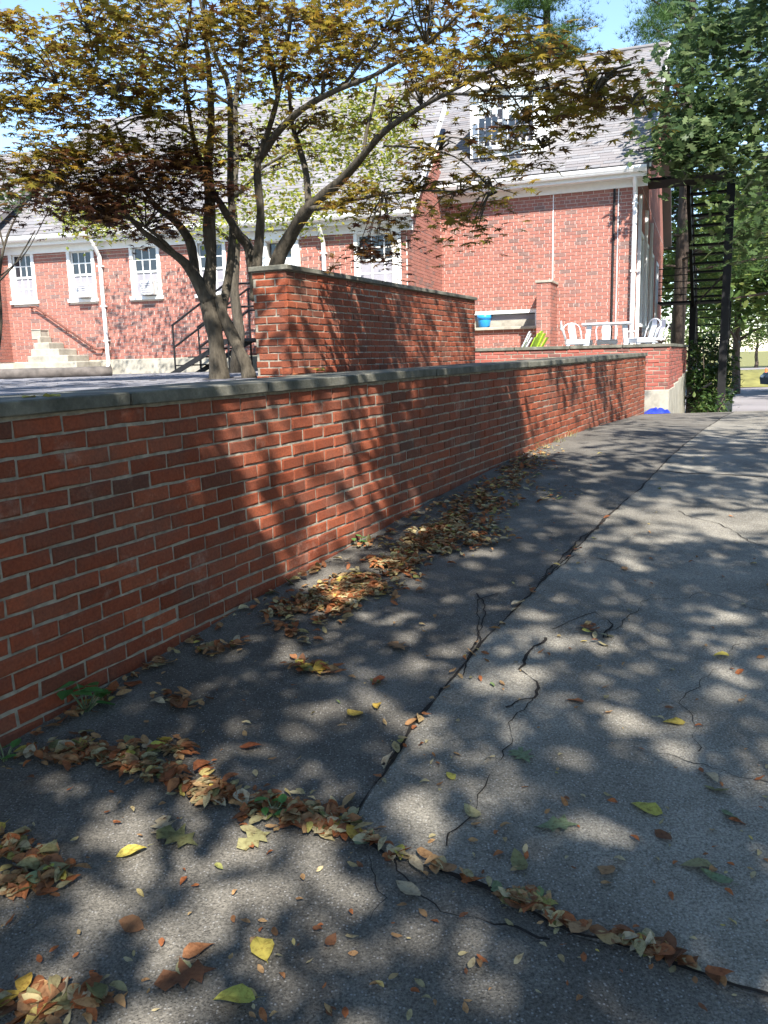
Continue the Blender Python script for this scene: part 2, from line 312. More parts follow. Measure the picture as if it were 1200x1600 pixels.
cracks = [(list(zip(JX, JY)), .012, 1, .012), (list(zip(TX[:8], TY[:8])), .016, 2, .015),
    ([gnd(*p) for p in ((1030,738),(1100,742),(1200,748))], .02, 3, .03), ([gnd(*p) for p in ((845,910),(900,870),(960,880))], .008, 4, .02),
    ([gnd(*p) for p in ((790,1110),(830,1095),(840,1070),(810,1050),(850,1000))], .012, 5, .03), ([gnd(*p) for p in ((940,1000),(960,980),(930,960),(860,985))], .008, 6, .02),
    ([gnd(*p) for p in ((830,1095),(760,1240),(700,1330))], .004, 7, .04), ([gnd(*p) for p in ((750,1010),(745,940),(780,930))], .007, 8, .02),
    ([gnd(*p) for p in ((690,1080),(640,1150),(600,1200))], .012, 9, .02), ([gnd(*p) for p in ((1060,800),(1140,830),(1200,860))], .007, 10, .04),
    ([gnd(*p) for p in ((1000,1180),(1100,1200),(1200,1230))], .004, 11, .05), ([gnd(*p) for p in ((600,1340),(690,1430),(860,1470))], .007, 12, .03), ([gnd(*p) for p in ((1200,960),(1100,930),(1000,945),(950,1000))], .004, 13, .06), ([gnd(*p) for p in ((960,800),(900,850),(850,905))], .012, 14, .03), ([gnd(*p) for p in ((1160,1010),(1080,1090),(1090,1180))], .003, 15, .06), ([gnd(*p) for p in ((720,1060),(745,1000),(760,960),(745,930))], .008, 16, .03), ([gnd(*p) for p in ((545,1480),(600,1410),(570,1345))], .003, 17, .04)]
for pts, wd, sd, jit in cracks:
    tag(crack(pts, wd, sd, jit), kind='structure')
# lower road and lawn beyond the crest
m = MB(); m.add([(9.5, 23, -.58), (90, 23, -.58), (90, 46, -.58), (13, 46, -.58)], [(0, 1, 2, 3)]); tag(m.build('road', M['road']), kind='structure')
m = MB(); m.add([(-60, 62, -.575), (200, 62, -.575), (200, 95, -.575), (-60, 95, -.575)], [(0, 1, 2, 3)]); tag(m.build('road', M['road']), kind='structure')
m = MB(); n_ = 40
for i in range(n_+1):
    x = 10+i*2.2
    for q, (y, z) in enumerate(((46.5, -.6), (49, .1), (53, .25), (58, .0), (61, -.6))): m.v.append((x, y+.6*noise.noise((x*.3, q, 0)), z+.15*noise.noise((x*.4, y, 0))))
m.f = [(i*5+q, (i+1)*5+q, (i+1)*5+q+1, i*5+q+1) for i in range(n_) for q in range(4)]
tag(m.build('grass_bank', M['grass'], None, True), kind='structure')

# ------------------------------------------------------------------ brick walls
def brick_mesh(L, H, D, seed, mat):
    r = random.Random(seed); o = []
    for sx, sz, ex, ez in ((-1, -1, 1, 0), (1, -1, 0, 1), (1, 1, -1, 0), (-1, 1, 0, -1)):
        k = 3 if ex else 1
        for i in range(k): o.append((sx*L/2+ex*L*i/k, sz*H/2+ez*H*i/k))
    n = len(o); j = lambda a: r.uniform(-a, a)
    ring0 = [(x+j(.0012), D, z+j(.0012)) for x, z in o]
    ring1 = [(x+j(.0022), .006+j(.002), z+j(.0022)) for x, z in o]
    ring2 = [(x*(1-.006/(L/2))+j(.0022), j(.0018), z*(1-.006/(H/2))+j(.0020)) for x, z in o]
    f = []
    for a in (0, n):
        for i in range(n): f.append((a+i, a+(i+1) % n, a+n+(i+1) % n, a+n+i))
    f.append(tuple(range(2*n, 3*n))); m = MB(); m.add(ring0+ring1+ring2, f); return m.mesh('brick', mat)
def frame(u, nrm, slope=0):           # columns: along the wall, into the wall, up
    a = Vector((u[0], u[1], slope)).normalized(); inn = Vector((-nrm[0], -nrm[1], 0)).normalized(); z = a.cross(inn); 
    if z.z < 0: z = -z
    return a, inn, z
BL, BH, JT = .2025, .0570, .0102
def lay_bricks(parent, rows, mat, budget, seed):
    """rows: list of (centre, along, inward, up, length); the largest in view become parts, the others one joined part"""
    cand = []
    for r in rows:
        c = Vector(r[0]); a, up_ = r[1], r[3]; q = [proj(c+a*(s*r[4]/2)+up_*(t*BH/2)) for s, t in ((-1, -1), (1, -1), (1, 1), (-1, 1))]
        A = 0
        if all(q):
            A = abs(sum(q[i][0]*q[(i+1) % 4][1]-q[(i+1) % 4][0]*q[i][1] for i in range(4)))/2
            if not any(-20 < p[0] < 1220 and -20 < p[1] < 1620 for p in q): A = 0
        cand.append((A, r))
    cand.sort(key=lambda t: -t[0]); cache = {}; r_ = random.Random(seed); jm = MB()
    for i, (A, (c, a, inn, up_, L)) in enumerate(cand):
        key = (round(L, 3), r_.randrange(6))
        if key not in cache: cache[key] = brick_mesh(L, BH, .09, hash(key) % 9999, mat)
        me = cache[key]; off = r_.gauss(0, .0020); tw = r_.gauss(0, .006)
        Mx = Matrix((( a.x, inn.x, up_.x, c.x+inn.x*off), (a.y, inn.y, up_.y, c.y+inn.y*off), (a.z, inn.z, up_.z, c.z+r_.gauss(0, .0012)), (0, 0, 0, 1))) @ Matrix.Rotation(tw, 4, 'Y')
        if i < budget and A > 40:
            o = link('brick', me, None, parent); o.matrix_world = Mx
        else:
            jm.add([Mx @ v.co for v in me.vertices], [p.vertices[:] for p in me.polygons])
    if jm.v: tag(jm.build('brick_courses', mat, parent), kind='stuff')
def course_rows(p0, u, nrm, L, ztop, zlow, slope=0, seed=1, ends=(0, 0)):
    a, inn, z = frame(u, nrm, slope); rows = []; r = random.Random(seed); k = 0; pitch = BH+JT
    while True:
        zc = ztop-BH/2-k*pitch
        s = ends[0] + (0 if k % 2 == 0 else -(BL+JT)/2); done = True
        while s < L:
            e = s+BL; s0, e0 = max(s, 0), min(e, L)
            if e0-s0 > .04:
                c = Vector((p0[0]+u[0]*(s0+e0)/2, p0[1]+u[1]*(s0+e0)/2, zc+slope*(s0+e0)/2))
                if c.z > zlow(c)-.06: rows.append((c, a, inn, z, e0-s0)); done = False
            s = e+JT
        k += 1
        if done or k > 60: break
    return rows
def coping(parent, p0, u, nrm, L, z0, th, out, back, slope=0, step=.95, seed=1, cuts=None):
    a, inn, z = frame(u, nrm, slope); r = random.Random(seed); s = 0; i = 0
    while s < L-.02:
        e = min(L, s+(step*r.uniform(.85, 1.15)))
        if L-e < .25: e = L
        B = Matrix(((a.x, inn.x, z.x, p0[0]), (a.y, inn.y, z.y, p0[1]), (a.z, inn.z, z.z, z0), (0, 0, 0, 1)))
        jz = r.uniform(-.002, .002); jo = r.uniform(-.004, .004)
        m = MB(); m.bevbox((s+.004, -out+jo, jz), (e-.004, back, th+jz), .005, B); m.build('coping_slab', M['coping'], parent); s = e
def core(parent, p0, u, nrm, L, z0, z1, th, slope=0, mat='mortar', inset=.007):
    a, inn, z = frame(u, nrm, slope); B = Matrix(((a.x, inn.x, 0, p0[0]), (a.y, inn.y, 0, p0[1]), (slope, 0, 1, 0), (0, 0, 0, 1)))
    m = MB(); m.box((0.004, inset, z0), (L-.004, th, z1), B); return m.build('mortar_core', M[mat], parent)

A1 = R(27.5); U1 = (math.sin(A1), math.cos(A1)); N1 = (U1[1], -U1[0]); S0 = 2.4
P1 = (-1.282-U1[0]*S0, 2.775-U1[1]*S0); L1 = 12.0+S0; SL = .0085
zt1 = 1.263+.0667-SL*S0
wall = empty('retaining_wall', (1.5, 8.1, .3)); tag(wall, 'long low red brick retaining wall with grey stone coping beside the drive', 'wall')
def setp(o): o.matrix_parent_inverse = o.parent.matrix_basis.inverted()
lay_bricks(wall, course_rows(P1, U1, N1, L1, zt1-.006, lambda c: g(c.y), SL, 3, (-.09, 0)), M['brick'], 300, 5)
core(wall, P1, U1, N1, L1, -.6, zt1+.008, .34, SL)
coping(wall, P1, U1, N1, L1, zt1+.009, .052, .022, .50, SL, 1.02, 4)
A2 = R(25); U2 = (math.sin(A2), math.cos(A2)); N2 = (U2[1], -U2[0]); Q2 = (-.835, 7.775); L2 = 5.38; TH2 = .37; YARD = 1.345
uw = empty('garden_wall', (.3, 10.2, YARD)); tag(uw, 'tall free standing red brick wall with dark stone coping, standing behind the low retaining wall', 'wall')
rows = course_rows(Q2, U2, N2, L2, 2.312, lambda c: YARD, 0, 8, (-.05, 0))
e_u = (N2[0], N2[1]); E0 = (Q2[0]-N2[0]*TH2, Q2[1]-N2[1]*TH2)
rows += course_rows(E0, e_u, (-U2[0], -U2[1]), TH2-.005, 2.312, lambda c: YARD, 0, 9, (-.07, 0))
lay_bricks(uw, rows, M['brick'], 300, 6)
Bq = Matrix(((U2[0], -N2[0], 0, Q2[0]), (U2[1], -N2[1], 0, Q2[1]), (0, 0, 1, 0), (0, 0, 0, 1)))
m = MB(); m.box((.008, .007, YARD-.2), (L2-.006, TH2-.01, 2.318), Bq); m.build('mortar_core', M['mortar'], uw)
s = -.03
for i, st in enumerate((1.1, .95, 1.2, 1.0, 1.2)):
    e = min(L2+.03, s+st); m = MB(); m.bevbox((s+.004, -.03, 2.32), (e-.004, TH2+.02, 2.366), .006, Bq); m.build('coping_slab', M['coping'], uw); s = e
# terrace parapet
tw_ = empty('terrace_wall', (3.4, 14.4, .3)); tag(tw_, 'far brick terrace parapet with stone coping and grey concrete base below white chairs', 'wall')
A3 = R(23); U3 = (math.sin(A3), math.cos(A3)); PT = (1.3, 14.4); LT = 3.67; CT = (PT[0]+LT, 14.4)
def tlow(c): return .88
rows = course_rows(PT, (1, 0), (0, -1), LT, 1.578, tlow, 0, 12)
rows += course_rows(CT, U3, (U3[1], -U3[0]), 5.4, 1.578, lambda c: .86+.045*(c.y-14.4), 0, 13)
lay_bricks(tw_, rows, M['terracebrick'], 300, 8)
m = MB(); m.box((PT[0], 14.408, .86), (CT[0]-.006, 14.7, 1.582)); m.box((.02, -.29, .86), (5.4, -.008, 1.58), Matrix(((U3[0], U3[1], 0, CT[0]), (U3[1], -U3[0], 0, CT[1]), (0, 0, 1, 0), (0, 0, 0, 1)))); m.build('mortar_core', M['mortar'], tw_)
B3 = Matrix(((U3[0], U3[1], 0, CT[0]), (U3[1], -U3[0], 0, CT[1]), (0, 0, 1, 0), (0, 0, 0, 1)))
m = MB(); m.bevbox((PT[0], 14.39, -.7), (CT[0]+.01, 14.72, .855), .01); m.build('concrete_base', M['concrete'], tw_)
for k in range(4): m = MB(); m.bevbox((.014+k*1.35, -.3, -.8), (k*1.35+1.345, .012, .853+.055*k), .012, B3); m.build('concrete_base', M['concrete'], tw_)
s = 0
for st in (1.0, .95, .9, .85): e = min(LT+.02, s+st); m = MB(); m.bevbox((PT[0]+s+.004, 14.372, 1.584), (PT[0]+e-.004, 14.74, 1.638), .005); m.build('coping_slab', M['coping'], tw_); s = e
s = .04
for st in (1.1, 1.0, 1.1, 1.0, 1.2): e = min(5.4, s+st); m = MB(); m.bevbox((s+.33, -.32, 1.584), (e+.326, .022, 1.6385), .005, B3); m.build('coping_slab', M['coping'], tw_); s = e
for o in list(col.objects):
    if o.parent in (wall, uw, tw_): setp(o)

# yard and terrace floors
ex, ey = P1[0]+U1[0]*L1, P1[1]+U1[1]*L1
bk = lambda s, d: (P1[0]+U1[0]*s-N1[0]*d, P1[1]+U1[1]*s-N1[1]*d)
yard = prism([bk(0, .345), bk(L1-.03, .345), (3.9, 14.385), (1.25, 14.385), (1.25, 19.5), (-14, 22.5), (-14, .5)], -.7, YARD-.012); tag(yard.build('yard', M['slate']), kind='structure')
fl = prism([(2.95, 14.73), (4.7, 14.73), (6.9, 19.9), (5.0, 17.0), (2.95, 17.9)], .5, 1.30); tag(fl.build('terrace_floor', M['concrete']), kind='structure')
fl = prism([(1.3, 14.73), (2.945, 14.73), (2.945, 17.9), (1.3, 18.6)], .5, 1.04); tag(fl.build('terrace_floor', M['concrete']), kind='structure')
pv = MB(); r = random.Random(3)
for j in range(46):
    for i in range(70):
        x = -13+i*.31+(j % 2)*.15; y = 2+j*.305+.012*r.random()
        d = (x-P1[0])*N1[0]+(y-P1[1])*N1[1]
        if d > -.68 or x > 1.0 or y > 15.8-.25*(x-.55): continue
        if abs(x+1.55) < .5 and abs(y-8.85) < .5: continue
        s_ = (x-Q2[0])*U2[0]+(y-Q2[1])*U2[1]; dd = (x-Q2[0])*N2[0]+(y-Q2[1])*N2[1]
        if -.25 < s_ < L2+.2 and -TH2-.2 < dd < .2: continue
        z = YARD+r.uniform(-.004, .004); pv.box((x, y, z-.04), (x+.295, y+.29, z))
tag(pv.build('paving_stones', M['paver']), 'grey paving stones covering the yard behind the low brick wall', 'paving', kind='stuff')

# ------------------------------------------------------------------ building
house = empty('brick_house', (-3, 17, 1.3)); tag(house, 'red brick house with grey shingle roof, white trim and a long low wing', 'house')
AM, AW = R(21), R(14)
class Fr:                                # facade frame: u to the right, n outward, z up
    def __init__(s, o, ang): s.o = Vector((o[0], o[1], 0)); s.u = Vector((math.cos(ang), -math.sin(ang), 0)); s.n = Vector((-math.sin(ang), -math.cos(ang), 0)); s.M = Matrix(((s.u.x, s.n.x, 0, o[0]), (s.u.y, s.n.y, 0, o[1]), (0, 0, 1, 0), (0, 0, 0, 1)))
    def p(s, u, n, z): return s.M @ Vector((u, n, z))
    def uz(s, x, y, n=0):
        d = ray(x, y); o = s.o+s.n*n; k = o.dot(s.n)/Vector((d.x, d.y, 0)).dot(s.n); q = Vector((d.x*k, d.y*k, 0)); return ((q-s.o).dot(s.u), EYE+d.z*k)
FM = Fr((5.08, 16.9), AM); FW = Fr((.555, 15.84), AW)
def facade(fr, u0, u1, z0, z1, holes, seed, top=None):
    bm_ = MB(); r = random.Random(seed); k = 0; z = z0+JT/2
    while z+BH <= z1+.03:
        s = u0 - (0 if k % 2 else .106)
        hd = (k % 6 == 5)
        while s < u1:
            L = (.0975 if hd else BL); a, b = max(s, u0), min(s+L, u1); s += L+JT
            seg = [(a, b)]
            for (h0, h1, hz0, hz1) in holes:
                if z+BH > hz0 and z < hz1:
                    seg = [q for (c, d) in seg for q in ((c, min(d, h0)), (max(c, h1), d)) if q[1]-q[0] > .02]
            for c, d in seg:
                if top:
                    d = min(d, top(z+BH)); 
                    if d-c < .03: continue
                o = r.uniform(0, .003); vs = [fr.p(c, -.01, z), fr.p(d, -.01, z), fr.p(d, -.01, z+BH), fr.p(c, -.01, z+BH), fr.p(c, .006+o, z), fr.p(d, .006+o, z), fr.p(d, .006+o, z+BH), fr.p(c, .006+o, z+BH)]
                bm_.add(vs, [(4, 5, 6, 7), (0, 1, 5, 4), (1, 2, 6, 5), (2, 3, 7, 6), (3, 0, 4, 7)])
        z += BH+JT; k += 1
    tag(bm_.build('brick_courses', M['housebrick'], house), kind='stuff')
def wallbox(fr, u0, u1, z0, z1, holes, mat='housemortar', name='wall', d=.3):
    cs = sorted(set([u0, u1]+[h for q in holes for h in q[:2] if u0 < h < u1])); m = MB()
    for a, b in zip(cs[:-1], cs[1:]):
        zz = [(z0, z1)]
        for (h0, h1, hz0, hz1) in holes:
            if h0 <= a+1e-6 and h1 >= b-1e-6: zz = [q for (c, e) in zz for q in ((c, hz0), (hz1, e)) if q[1]-q[0] > .01]
        for c, e in zz: m.box((a, -d, c), (b, -.002, e), fr.M)
    m.build(name, M[mat], house)
def window(fr, u0, u1, z0, z1, cols=3, rws=2, ac=False, screen=True, casing=.07, n0=0, sash=2, parent=None, upper='glass'):
    P = parent or house; m = MB(); c = casing
    for a, b in (((u0-c, n0-.02, z0-.0), (u0, n0+.035, z1+c)), ((u1, n0-.02, z0), (u1+c, n0+.035, z1+c)), ((u0, n0-.02, z1), (u1, n0+.033, z1+c))): m.bevbox(a, b, .004, fr.M)
    w_ = m.build('window', M['white'], P)
    m = MB(); m.bevbox((u0-c-.03, n0-.02, z0-.07), (u1+c+.03, n0+.075, z0), .006, fr.M); m.build('sill', M['white'], w_)
    zm = (z0+z1)/2; mm = MB(); t = .022
    bars = []
    for (a, b, dep) in ((z0, zm+.012, -.045), (zm-.012, z1, -.03)) if sash == 2 else ((z0, z1, -.03),):
        bars += [((u0, dep-.03, a), (u1, dep, a+.035)), ((u0, dep-.03, b-.035), (u1, dep, b)), ((u0, dep-.03, a+.035), (u0+.03, dep, b-.035)), ((u1-.03, dep-.03, a+.035), (u1, dep, b-.035))]
        pw = (u1-u0-.06-(cols-1)*t)/cols; ph = (b-a-.07-(rws-1)*t)/rws
        for i in range(cols-1): x = u0+.03+(i+1)*pw+i*t; bars.append(((x, dep-.026, a+.035), (x+t, dep-.004, b-.035)))
        for j in range(rws-1):
            zz = a+.035+(j+1)*ph+j*t
            for i in range(cols): x = u0+.03+i*(pw+t); bars.append(((x, dep-.026, zz), (x+pw, dep-.004, zz+t)))
        for i in range(cols):
            for j in range(rws):
                x = u0+.03+i*(pw+t); zz = a+.035+j*(ph+t); q = MB(); q.box((x-.001, dep-.02, zz-.001), (x+pw+.001, dep-.012, zz+ph+.001), fr.M)
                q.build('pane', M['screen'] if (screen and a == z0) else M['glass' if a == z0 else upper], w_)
    for a, b in bars: mm.box((a[0], n0+a[1], a[2]), (b[0], n0+b[1], b[2]), fr.M)
    mm.build('sash', M['white'], w_)
    m = MB(); m.box((u0, n0-.2, z0), (u1, n0-.19, z1), fr.M); m.build('blind', M['screen'], w_)
    return w_
# wing facade
W1 = (-8.33, -7.83, 2.87, 3.83); W2 = (-6.95, -6.42, 2.86, 3.81); W3 = (-5.50, -4.92, 2.85, 3.81); W4 = (-3.85, -3.3, 2.85, 3.8)
DR = (-2.30, -1.55, 1.95, 3.78); W5 = (-.95, -.22, 2.86, 3.8)
def bx(x0, x1): return (FW.uz(x0, 430)[0], FW.uz(x1, 430)[0])
W1 = (*bx(21, 51), 2.88, 3.82); W2 = (*bx(112, 145), 2.87, 3.82); W3 = (*bx(210, 247), 2.86, 3.82); W4 = (*bx(312, 350), 2.85, 3.81); DR = (*bx(420, 458), 1.98, 3.74); W5 = (*bx(560, 622), 2.84, 3.79)
wins = [W1, W2, W3, W4, W5]; uL = FW.uz(11, 470)[0]
holes = [(w[0]-.07, w[1]+.07, w[2]-.07, w[3]+.07) for w in wins]+[(DR[0]-.16, DR[1]+.16, DR[2]-.05, DR[3]+.2)]
hh = [w for w in wins]+[DR]
facade(FW, uL, 0, 1.63, 3.97, holes, 1); wallbox(FW, uL, 0, 1.63, 3.99, hh)
m = MB(); m.bevbox((uL, -.3, 1.0), (0, .02, 1.625), .008, FW.M); m.build('foundation', M['concrete'], house)
for w_ in wins: window(FW, *w_)
# door with white surround
m = MB(); m.bevbox((DR[0], -.12, DR[2]), (DR[1], -.06, DR[3]-.28), .006, FW.M); dr = m.build('door', M['white'], house)
for a in (0, 1):
    for b in (0, 1, 2):
        m = MB(); wv = (DR[1]-DR[0]-.3)/2; m.bevbox((DR[0]+.1+a*(wv+.1), -.062, DR[2]+.15+b*.45), (DR[0]+.1+a*(wv+.1)+wv, -.05, DR[2]+.5+b*.45), .005, FW.M); m.build('door_panel', M['white'], dr)
m = MB(); m.box((DR[0]+.02, -.1, DR[3]-.27), (DR[1]-.02, -.085, DR[3]-.02), FW.M); m.build('transom_pane', M['glass'], dr)
m = MB()
for a, b in ((DR[0]-.15, DR[0]-.002), (DR[1]+.002, DR[1]+.15)): m.bevbox((a, -.02, DR[2]), (b, .06, DR[3]+.02), .008, FW.M)
m.bevbox((DR[0]-.2, -.02, DR[3]+.021), (DR[1]+.2, .11, DR[3]+.19), .01, FW.M); m.build('door_surround', M['white'], house)
def downspout(fr, u, ztop, zbot, n=.07, kick=True, r=.04, name='downspout'):
    m = MB(); pts = [fr.p(u+.0, .30, ztop), fr.p(u, .24, ztop-.1), fr.p(u, n, ztop-.3), fr.p(u, n, zbot+.15)]
    if kick: pts += [fr.p(u-.02, n+.03, zbot+.06), fr.p(u-.1, n+.1, zbot+.02)]
    m.tube(pts, r, 8); o = m.build(name, M['white'], house, False)
    for z in (zbot+.6, (ztop+zbot)/2, ztop-.5): q = MB(); q.box((u-.055, .006, z), (u+.055, n+r+.004, z+.03), fr.M); q.build('strap', M['white'], o)
downspout(FW, FW.uz(165, 480)[0], 3.97, 1.40); downspout(FW, FW.uz(507, 390)[0], 3.97, 1.40)
def gutter(fr, u0, u1, z, out=.33):
    m = MB(); prof = [(out-.02, z), (out+.07, z), (out+.11, z+.06), (out+.115, z+.11), (out+.09, z+.112), (out+.085, z+.02), (out-.02, z+.02)]
    vs = [fr.p(u, a, b) for u in (u0, u1) for a, b in prof]; k = len(prof); m.add(vs, [(i, (i+1) % k, k+(i+1) % k, k+i) for i in range(k)]+[tuple(range(k))[::-1], tuple(range(k, 2*k))]); m.build('gutter', M['white'], house)
    m = MB(); m.box((u0, .012, z-.05), (u1, out-.03, z-.02), fr.M); m.build('soffit', M['white'], house)
    m = MB(); m.box((u0, out-.03, z-.07), (u1, out-.021, z+.12), fr.M); m.build('fascia', M['white'], house)
    m = MB(); m.box((u0, .012, z-.2), (u1, .05, z-.051), fr.M); m.build('frieze_board', M['white'], house)
gutter(FW, uL-.02, .12, 4.01, .27)
def shingles(fr, u0, u1, n0, z0, run, rise, seed, skip=None, lo=None):
    sl = math.hypot(run, rise); du = (run/sl, rise/sl); m = MB(); r = random.Random(seed); k = 0; t = 0; ex_ = .14
    while t < sl:
        s = u0-r.uniform(0, .3); e_ = min(t+ex_+.02, sl)
        while s < u1:
            L = r.choice((.16, .22, .30, .36)); a, b = max(s, u0), min(s+L-.004, u1); s += L
            if b-a < .02 or (skip and skip((a+b)/2, t)): continue
            th = r.uniform(.003, .010)
            def q(u, tt, h): return fr.p(u, n0-(du[0]*tt)+du[1]*h, z0+du[1]*tt+du[0]*h)
            vs = [q(a, t, 0), q(b, t, 0), q(a, t, th+.006), q(b, t, th+.006), q(b, e_, .004), q(a, e_, .004)]
            m.add(vs, [(0, 1, 3, 2), (2, 3, 4, 5), (1, 4, 3), (0, 2, 5)])
        t += ex_; k += 1
    return m
def roofslab(fr, u0, u1, n0, z0, run, rise, th=.1):
    m = MB(); sl = math.hypot(run, rise); d = (rise/sl*th, run/sl*th)
    vs = [fr.p(u, n, z) for u in (u0, u1) for n, z in ((n0, z0), (n0-run, z0+rise), (n0-run-d[0], z0+rise-d[1]), (n0-d[0]*0, z0-.1))]
    m.add(vs, [(0, 1, 5, 4), (1, 2, 6, 5), (2, 3, 7, 6), (3, 0, 4, 7), (0, 3, 2, 1), (4, 5, 6, 7)]); return m
rf = roofslab(FW, uL-.3, .16, .36, 4.115, 4.7, 3.45).build('roof', M['shingle'], house)
tag(shingles(FW, uL-.3, .16, .365, 4.13, 4.7, 3.45, 5).build('shingle_courses', M['shingle'], rf), kind='stuff')
# rake board of the wing and the end wall towards the main block
m = MB(); c0, c1 = FW.p(.17, .36, 4.0), FW.p(.17, -2.7, 6.24)
m.add([FW.p(.165, .38, 3.99), FW.p(.165, .38, 4.14), FW.p(.165, -4.3, 7.55), FW.p(.165, -4.3, 7.37), FW.p(.20, .38, 3.99), FW.p(.20, .38, 4.14), FW.p(.20, -4.3, 7.55), FW.p(.20, -4.3, 7.37)], [(0, 1, 2, 3), (7, 6, 5, 4), (0, 4, 5, 1), (1, 5, 6, 2), (3, 2, 6, 7), (0, 3, 7, 4)])
m.build('rake_board', M['white'], house)
tgt = FM.p(FM.uz(690, 400)[0], 0, 0); v = Vector((tgt.x-.555, tgt.y-15.84, 0)); ang = math.atan2(-v.y, v.x)
FE = Fr((.555, 15.84), ang); LE = v.length
FE.n = Vector((v.y, -v.x, 0)).normalized(); FE.M = Matrix(((FE.u.x, FE.n.x, 0, .555), (FE.u.y, FE.n.y, 0, 15.84), (0, 0, 1, 0), (0, 0, 0, 1)))
rk = lambda u: 3.93+.734*max(0, u)*(FE.u.dot(-FW.n))
facade(FE, 0.003, LE, 1.3, 3.93, [], 4); wallbox(FE, .004, LE, 1.0, 3.93, [])
bm2 = MB(); zz = 3.935; kk = 0
while zz+BH < rk(LE):
    u_ = .02+(zz+BH-3.93)/(.734*FE.u.dot(-FW.n)); s_ = LE-(.1 if kk % 2 else 0)
    while s_ > u_+.03:
        a_ = max(u_, s_-BL); vs = [FE.p(a_, -.01, zz), FE.p(s_, -.01, zz), FE.p(s_, -.01, zz+BH), FE.p(a_, -.01, zz+BH), FE.p(a_, .007, zz), FE.p(s_, .007, zz), FE.p(s_, .007, zz+BH), FE.p(a_, .007, zz+BH)]
        bm2.add(vs, [(4, 5, 6, 7), (0, 1, 5, 4), (1, 2, 6, 5), (2, 3, 7, 6), (3, 0, 4, 7)]); s_ = a_-JT
    zz += BH+JT; kk += 1
tag(bm2.build('brick_courses', M['housebrick'], house), kind='stuff')
m = MB(); m.add([FE.p(.01, -.003, 3.93), FE.p(LE, -.003, 3.93), FE.p(LE, -.003, rk(LE)), FE.p(.01, -.3, 3.93), FE.p(LE, -.3, 3.93), FE.p(LE, -.3, rk(LE))], [(0, 1, 2), (3, 5, 4), (0, 2, 5, 3), (0, 3, 4, 1), (1, 4, 5, 2)]); m.build('wall', M['housemortar'], house)
# projecting bay at the wing's left end
facade(Fr(FW.p(uL, .45, 0), AW), -2.6, 0, 1.3, 3.97, [], 8); FB = Fr(FW.p(uL, .45, 0), AW)
m = MB(); m.box((-2.6, -.5, 1.0), (-.002, -.002, 4.2), FB.M); m.build('wall', M['housemortar'], house)
FBs = Fr(FW.p(uL, .45, 0), AW); FBs.u = -FW.n; FBs.n = FW.u; FBs.M = Matrix(((FBs.u.x, FBs.n.x, 0, FBs.o.x), (FBs.u.y, FBs.n.y, 0, FBs.o.y), (0, 0, 1, 0), (0, 0, 0, 1)))
facade(FBs, .004, .44, 1.63, 3.97, [], 9)
downspout(FB, -.12, 3.97, 1.4)
rb = roofslab(FB, -2.8, .2, .3, 4.15, 3.2, 2.3).build('roof', M['shingle'], house)
tag(shingles(FB, -2.8, .2, .305, 4.165, 3.2, 2.3, 15).build('shingle_courses', M['shingle'], rb), kind='stuff')
# main block
uM0 = -7.2; BW = (FM.uz(738, 500)[0], FM.uz(838, 500)[0], 2.10, 2.42)
facade(FM, uM0, 0, .9, 4.72, [(BW[0]-.02, BW[1]+.02, BW[2]-.06, BW[3]+.03)], 2); wallbox(FM, uM0, 0, .5, 4.75, [BW], d=.35)
m = MB(); m.box((BW[0], -.16, BW[2]), (BW[1], -.12, BW[3]), FM.M); lw = m.build('low_window', M['glass'], house)
m = MB(); m.bevbox((BW[0]-.05, -.24, BW[2]-.06), (BW[1]+.02, .10, BW[2]), .008, FM.M); m.build('sill', M['concrete'], lw)
m = MB(); m.box((BW[0], -.24, BW[3]-.05), (BW[1], -.0, BW[3]), FM.M); m.box((BW[1]-.025, -.24, BW[2]), (BW[1], .01, BW[3]-.051), FM.M); m.build('frame', M['white'], lw)
m = MB(); m.box((BW[0], -.115, BW[2]+.002), (BW[1]-.03, -.09, BW[2]+.14), FM.M); m.build('reflection_strip', M['concrete'], lw)  # pale strip stands in for the reflection low in the glass
m = MB(); m.box((BW[0], -.115, BW[2]+.145), (BW[1]-.03, -.10, BW[2]+.25), FM.M); m.build('shade_strip', M['screen'], lw)  # grey strip stands in for the shade across the upper glass
gutter(FM, uM0, .2, 4.86, .36)
uT = FM.uz(850, 500, .8)[0]
FP = Fr(FM.p(uT, .8, 0), AM); facade(FP, -.15, .12, 1.3, 2.88, [], 31)
FPs = Fr(FM.p(uT+.12, .8, 0), AM-math.pi/2); FPs.u = -FM.n; FPs.n = FM.u; FPs.M = Matrix(((FPs.u.x, FPs.n.x, 0, FPs.o.x), (FPs.u.y, FPs.n.y, 0, FPs.o.y), (0, 0, 1, 0), (0, 0, 0, 1)))
facade(FPs, .0, .79, 1.3, 2.88, [], 32)
m = MB(); m.box((-.147, -.79, 1.0), (.117, -.003, 2.89), FP.M); m.build('pier', M['housemortar'], house)
m = MB(); m.bevbox((-.18, -.79, 2.892), (.15, .03, 2.94), .006, FP.M); m.build('pier_cap', M['concrete'], house)
# pipes on the main facade
m = MB(); m.tube([FM.p(-.42, .03, 4.7), FM.p(-.42, .03, 1.3)], .022, 6); m.build('cable', M['black'], house)
m = MB(); m.tube([FM.p(-.34, .02, 4.7), FM.p(-.34, .02, 1.3)], .010, 6); m.build('conduit', M['white'], house)
m = MB(); m.box((-1.62, .004, 1.3), (-1.60, .0105, 4.7), FM.M); m.build('movement_joint', M['white'], house)
downspout(FM, -.02, 4.83, 1.3, .09, False, .045)
